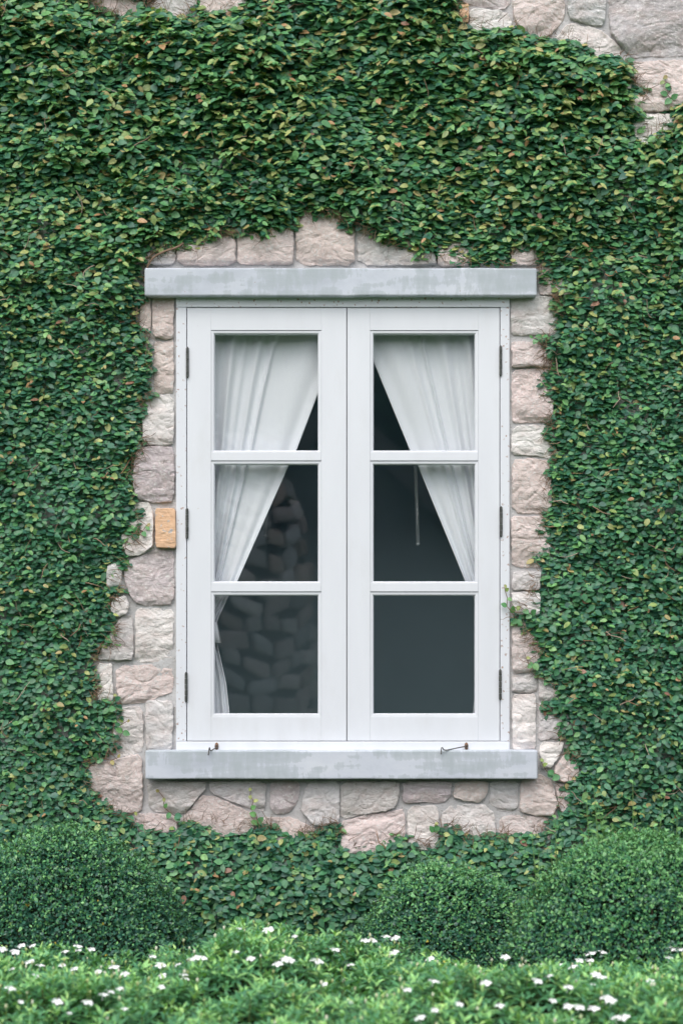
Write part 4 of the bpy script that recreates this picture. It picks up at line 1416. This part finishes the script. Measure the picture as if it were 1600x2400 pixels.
        V, F, C = leaves_arrays('obovate', po, al, nr, le, le*0.55, np.full(len(le), .1), np.tile(np.array([(0.20, 0.40, 0.14)]), (len(le), 1)))
        o = link('new_shoots', np_mesh('new_shoots', V, F, True, C), M['shrub'], root); tag(o, kind='stuff')
        o = link('shoot_stems', T.mesh('shoot_stems'), M['twig'], root); tag(o, kind='stuff')
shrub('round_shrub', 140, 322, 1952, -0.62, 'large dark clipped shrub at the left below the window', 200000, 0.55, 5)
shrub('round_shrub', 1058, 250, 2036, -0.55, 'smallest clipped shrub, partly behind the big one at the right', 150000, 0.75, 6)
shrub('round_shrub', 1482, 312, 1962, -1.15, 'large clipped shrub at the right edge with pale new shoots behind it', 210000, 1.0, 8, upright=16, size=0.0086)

# ------------------------------------------------------------------ flowering hedge in the foreground
HPAL = np.array([(0.073, 0.223, 0.121), (0.100, 0.292, 0.141), (0.140, 0.362, 0.163), (0.200, 0.461, 0.187), (0.316, 0.599, 0.220), (0.501, 0.752, 0.270)])
HB = [(-800, 2215), (0, 2217), (200, 2217), (330, 2238), (400, 2208), (480, 2200), (560, 2162), (680, 2162), (760, 2196), (800, 2200), (930, 2203), (1000, 2240), (1100, 2268), (1200, 2256), (1330, 2243), (1450, 2228), (1600, 2217), (2400, 2217)]
dB, dF = 4.65, 3.15          # distances of the back and front of the hedge from the camera
def hedge_z(x, d):
    px = x/(S*dB/D) + 800
    zb = ZC + (HOR - np.interp(px, [a for a, _ in HB], [b for _, b in HB]))*S*dB/D
    flat = ZC - 0.735*0 - 0.705
    t = np.clip((dB-d)/0.75, 0, 1)
    t = t*t*(3-2*t)
    lum = (vnoise(x*1000, d*1000, 210, 41)-0.5)*0.085 + (vnoise(x*1000, d*1000, 80, 42)-0.5)*0.085
    return zb*(1-t) + flat*t + lum*(0.35+0.65*t)
hedge = empty('flowering_hedge', (0, -D+4.0, 0), 'low green hedge with scattered white flowers across the foreground', 'hedge')

def build_hedge():
    r_ = np.random.default_rng(17)
    # whorled shoots over the top surface and down the back and front faces
    N_ = 11000
    x = r_.uniform(-1.75, 1.75, N_); d = r_.uniform(dF, dB, N_)
    keep = (np.abs(x) < 0.20 + 0.155*d) | (r_.random(N_) < 0.45)
    x, d = x[keep], d[keep]
    z = hedge_z(x, d)
    # rounded shoulders at the back and the front
    z = z - 0.12*np.clip(((dF+0.2)-d)/0.2, 0, 1)**2
    z = z - r_.exponential(0.012, len(z))
    # side faces
    nb = 900
    xb = r_.uniform(-1.75, 1.75, nb); db = np.full(nb, dB) + r_.normal(0, 0.02, nb)
    zb = hedge_z(xb, db) - r_.uniform(0.05, 0.5, nb)
    tilt = np.concatenate([np.zeros(len(x)), np.ones(nb)])
    x, d, z = np.concatenate([x, xb]), np.concatenate([d, db]), np.concatenate([z, zb])
    A = [[] for _ in range(5)]
    T = Tri()
    for k in range(len(x)):
        lean = Vector((r_.normal(0, .25), r_.normal(0, .25) + 0.8*tilt[k], 1)).normalized()
        tip = Vector((x[k], -D+d[k], z[k]))
        nl = r_.integers(9, 15)
        a0 = r_.uniform(0, 6.28)
        fresh = r_.random() < 0.45
        sz = r_.uniform(0.85, 1.15)
        e1 = lean.cross(Vector((0.3, 1, 0.1))).normalized(); e2 = lean.cross(e1)
        for q in range(nl):
            t = q/(nl-1)                 # 0 tip, 1 lower
            an = a0 + q*2.4
            rd_ = e1*math.cos(an) + e2*math.sin(an)
            A[0].append(tuple(tip - lean*(0.034*t)))
            el = 1.2*(1-t)**1.6 + 0.02
            al = rd_ + lean*el
            A[1].append(tuple(al)); A[2].append(tuple(lean - rd_*0.4 + Vector((0, 0, 0.3))))
            A[3].append(sz*r_.uniform(0.023, 0.034)*(0.55+0.45*min(1, t*2)))
            A[4].append(int(r_.choice([3, 4, 4, 5])) if (fresh and t < 0.5) else int(r_.choice([0, 1, 1, 2, 2, 3])))
        if k % 3 == 0:
            V, F = tube_arrays([tip-lean*0.10, tip-lean*0.01], [0.0018, 0.001], 4, False); T.add(V, F, (0.13, 0.16, 0.06))
    pos, al, nr, ln, pal = [np.array(a) for a in A]
    n = len(pos)
    colr = HPAL[pal]*r_.uniform(0.85, 1.18, (n, 1))
    wd = ln*r_.uniform(0.28, 0.38, n); curl = r_.uniform(0.05, 0.40, n)
    k_ = (D+pos[:, 1])/D*S
    px, py = pos[:, 0]/k_+800, HOR-(pos[:, 2]-ZC)/k_
    vis = (px > 0) & (px < 1600) & (py < 2398) & (nr[:, 2] > 0.3)
    top = np.argsort(-(ln*wd*vis/(D+pos[:, 1])))[:300]
    rest = np.ones(n, bool); rest[top] = False
    V, F, C = leaves_arrays('lance', pos[rest], al[rest], nr[rest], ln[rest], wd[rest], curl[rest], colr[rest])
    o = link('foliage', np_mesh('foliage', V, F, True, C), M['hedge'], hedge); tag(o, kind='stuff')
    leaf_objects('lance', top, (pos, al, nr, ln, wd, curl, colr, pal), M['hedge'], hedge, HPAL)
    o = link('stems', T.mesh('stems'), M['twig'], hedge); tag(o, kind='stuff')
    # dense branch mass underneath
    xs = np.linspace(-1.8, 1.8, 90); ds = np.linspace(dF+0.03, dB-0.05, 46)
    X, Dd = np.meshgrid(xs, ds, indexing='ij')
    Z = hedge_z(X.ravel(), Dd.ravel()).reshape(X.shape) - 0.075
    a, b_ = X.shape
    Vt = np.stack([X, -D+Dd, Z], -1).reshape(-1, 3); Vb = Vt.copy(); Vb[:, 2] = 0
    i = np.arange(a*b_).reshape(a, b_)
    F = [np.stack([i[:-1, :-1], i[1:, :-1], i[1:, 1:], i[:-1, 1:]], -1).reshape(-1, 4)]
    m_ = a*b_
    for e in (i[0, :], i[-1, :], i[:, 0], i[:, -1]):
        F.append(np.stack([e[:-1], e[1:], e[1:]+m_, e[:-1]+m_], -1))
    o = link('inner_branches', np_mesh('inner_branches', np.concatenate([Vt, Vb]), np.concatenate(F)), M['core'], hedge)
    # buds on thin stalks
    T = Tri()
    ico = bmesh.new(); bmesh.ops.create_icosphere(ico, subdivisions=1, radius=1)
    ico.verts.ensure_lookup_table()
    IV = np.array([tuple(v.co) for v in ico.verts]); IF = np.array([[v.index for v in f.verts] for f in ico.faces]); ico.free()
    for k in range(420):
        xx, dd = r_.uniform(-1.3, 1.3), r_.uniform(dF+0.2, dB-0.05)
        zz = float(hedge_z(np.array([xx]), np.array([dd]))[0])
        p = Vector((xx, -D+dd, zz+r_.uniform(0.0, 0.02)))
        s_ = r_.uniform(0.0018, 0.0032)
        V, F = tube_arrays([p-Vector((0, 0, 0.04)), p], 0.0007, 4, False); T.add(V, F, (0.22, 0.30, 0.09))
        T.add(IV*np.array([s_, s_, s_*1.8])+np.array(p), IF, random.choice([(0.55, 0.56, 0.36), (0.40, 0.46, 0.2), (0.7, 0.7, 0.55)]))
    o = link('buds', T.mesh('buds'), M['twig'], hedge); tag(o, kind='stuff')
build_hedge()

def flower_mesh(seed):
    r_ = random.Random(seed)
    b = bmesh.new()
    for k in range(5):
        a0 = 2*math.pi*k/5 + r_.uniform(-.1, .1)
        rows = []
        for (t, w_) in ((0.10, 0.12), (0.40, 0.30), (0.75, 0.36), (1.0, 0.14)):
            an = a0 + 0.35*t
            cx, cy = t*math.cos(an), t*math.sin(an)
            tx, ty = -math.sin(an), math.cos(an)
            zz = 0.16*t - 0.30*t*t*r_.uniform(0.6, 1.2)
            rows.append([b.verts.new((cx+tx*w_*s_, cy+ty*w_*s_, zz + s_*0.05)) for s_ in (-1, 0, 1)])
        for i in range(3):
            for j in range(2):
                b.faces.new([rows[i][j], rows[i][j+1], rows[i+1][j+1], rows[i+1][j]])
    # short tube below
    ring = [[b.verts.new((0.10*f*math.cos(t), 0.10*f*math.sin(t), zz)) for t in np.linspace(0, 2*math.pi, 7)[:-1]] for f, zz in ((1.1, 0.02), (0.7, -0.5), (0.6, -1.1))]
    for i in range(2):
        for j in range(6):
            b.faces.new([ring[i][j], ring[i][(j+1) % 6], ring[i+1][(j+1) % 6], ring[i+1][j]])
    me = bpy.data.meshes.new('flower'); b.to_mesh(me); b.free()
    me.polygons.foreach_set('use_smooth', [True]*len(me.polygons))
    me.materials.append(M['petal'])
    return me
FLOW = [(6,2230,1),(36,2236,1),(50,2222,.8),(75,2222,.8),(68,2260,1.2),(95,2268,.8),(27,2278,.6),(85,2295,.8),(25,2322,1),(182,2222,1.1),(152,2236,.8),(184,2233,.6),(215,2230,.8),(146,2268,.6),(173,2277,.9),(230,2283,.6),(266,2272,1.3),(293,2288,1),(135,2354,1),(206,2355,1),(242,2337,.9),(258,2330,.8),(280,2323,.6),(376,2268,1.1),(358,2247,.8),(380,2293,.8),(430,2290,.8),(447,2255,.8),(460,2250,.9),(476,2251,.8),(416,2267,.6),(437,2300,.5),(378,2320,.6),(552,2237,.6),(587,2253,.8),(628,2185,1.3),(560,2182,.5),(650,2265,1),(668,2254,1),(680,2258,.8),(742,2257,1.5),(785,2231,1),(292,2371,.5),(163,2381,.4),(50,2355,.4),(820,2267,.8),(855,2210,.9),(873,2209,.9),(903,2200,1),(925,2204,1),(922,2238,1),(1006,2253,1),(1016,2305,1),(953,2326,.8),(1135,2300,1),(1137,2310,1),(1053,2287,.6),(1183,2248,1),(815,2353,.7),(820,2356,.6),(982,2392,1),(1076,2360,.6),(1018,2374,.6),(1170,2363,.8),(1260,2278,.7),(1275,2268,.9),(1310,2268,1.1),(1340,2272,1),(1222,2293,.7),(1258,2305,1),(1357,2256,.9),(1380,2256,1),(1382,2240,1.4),(1410,2236,1),(1285,2294,.7),(1318,2303,.5),(1330,2319,1),(1383,2313,.8),(1395,2290,1),(1408,2296,1),(1295,2352,.6),(1330,2365,.9),(1356,2367,1),(1390,2370,1),(1420,2345,1.2),(1430,2352,1),(1440,2391,1),(1460,2392,1),(1525,2308,1),(1566,2250,.9),(1576,2228,1),(1590,2230,1),(1577,2297,.7),(1335,2395,.7),(760,2313,.5),(690,2200,.5)]
def build_flowers():
    meshes = [flower_mesh(s_) for s_ in range(8)]
    base = wloc(hedge)
    r_ = random.Random(5)
    for (px, py, sc) in FLOW:
        # march the sight line to the top of the hedge
        best = None
        for dd in np.linspace(dB-0.02, dF+0.1, 120):
            p = P(px, py, dd-D)
            h = float(hedge_z(np.array([p.x]), np.array([dd]))[0])
            if p.z >= h + 0.004:
                best = (p, dd); break
        if best is None:
            continue
        p, dd = best
        o = bpy.data.objects.new('flower', r_.choice(meshes))
        col.objects.link(o); o.parent = hedge
        o.location = p - base + Vector((0, 0, 0.006))
        e = Matrix.Rotation(R(r_.uniform(0, 24)), 4, 'X') @ Matrix.Rotation(R(r_.uniform(-18, 18)), 4, 'Y') @ Matrix.Rotation(r_.uniform(0, 6.28), 4, 'Z')
        o.rotation_euler = e.to_euler()
        s_ = 0.0118*sc**0.7
        o.scale = (s_, s_, s_)
build_flowers()
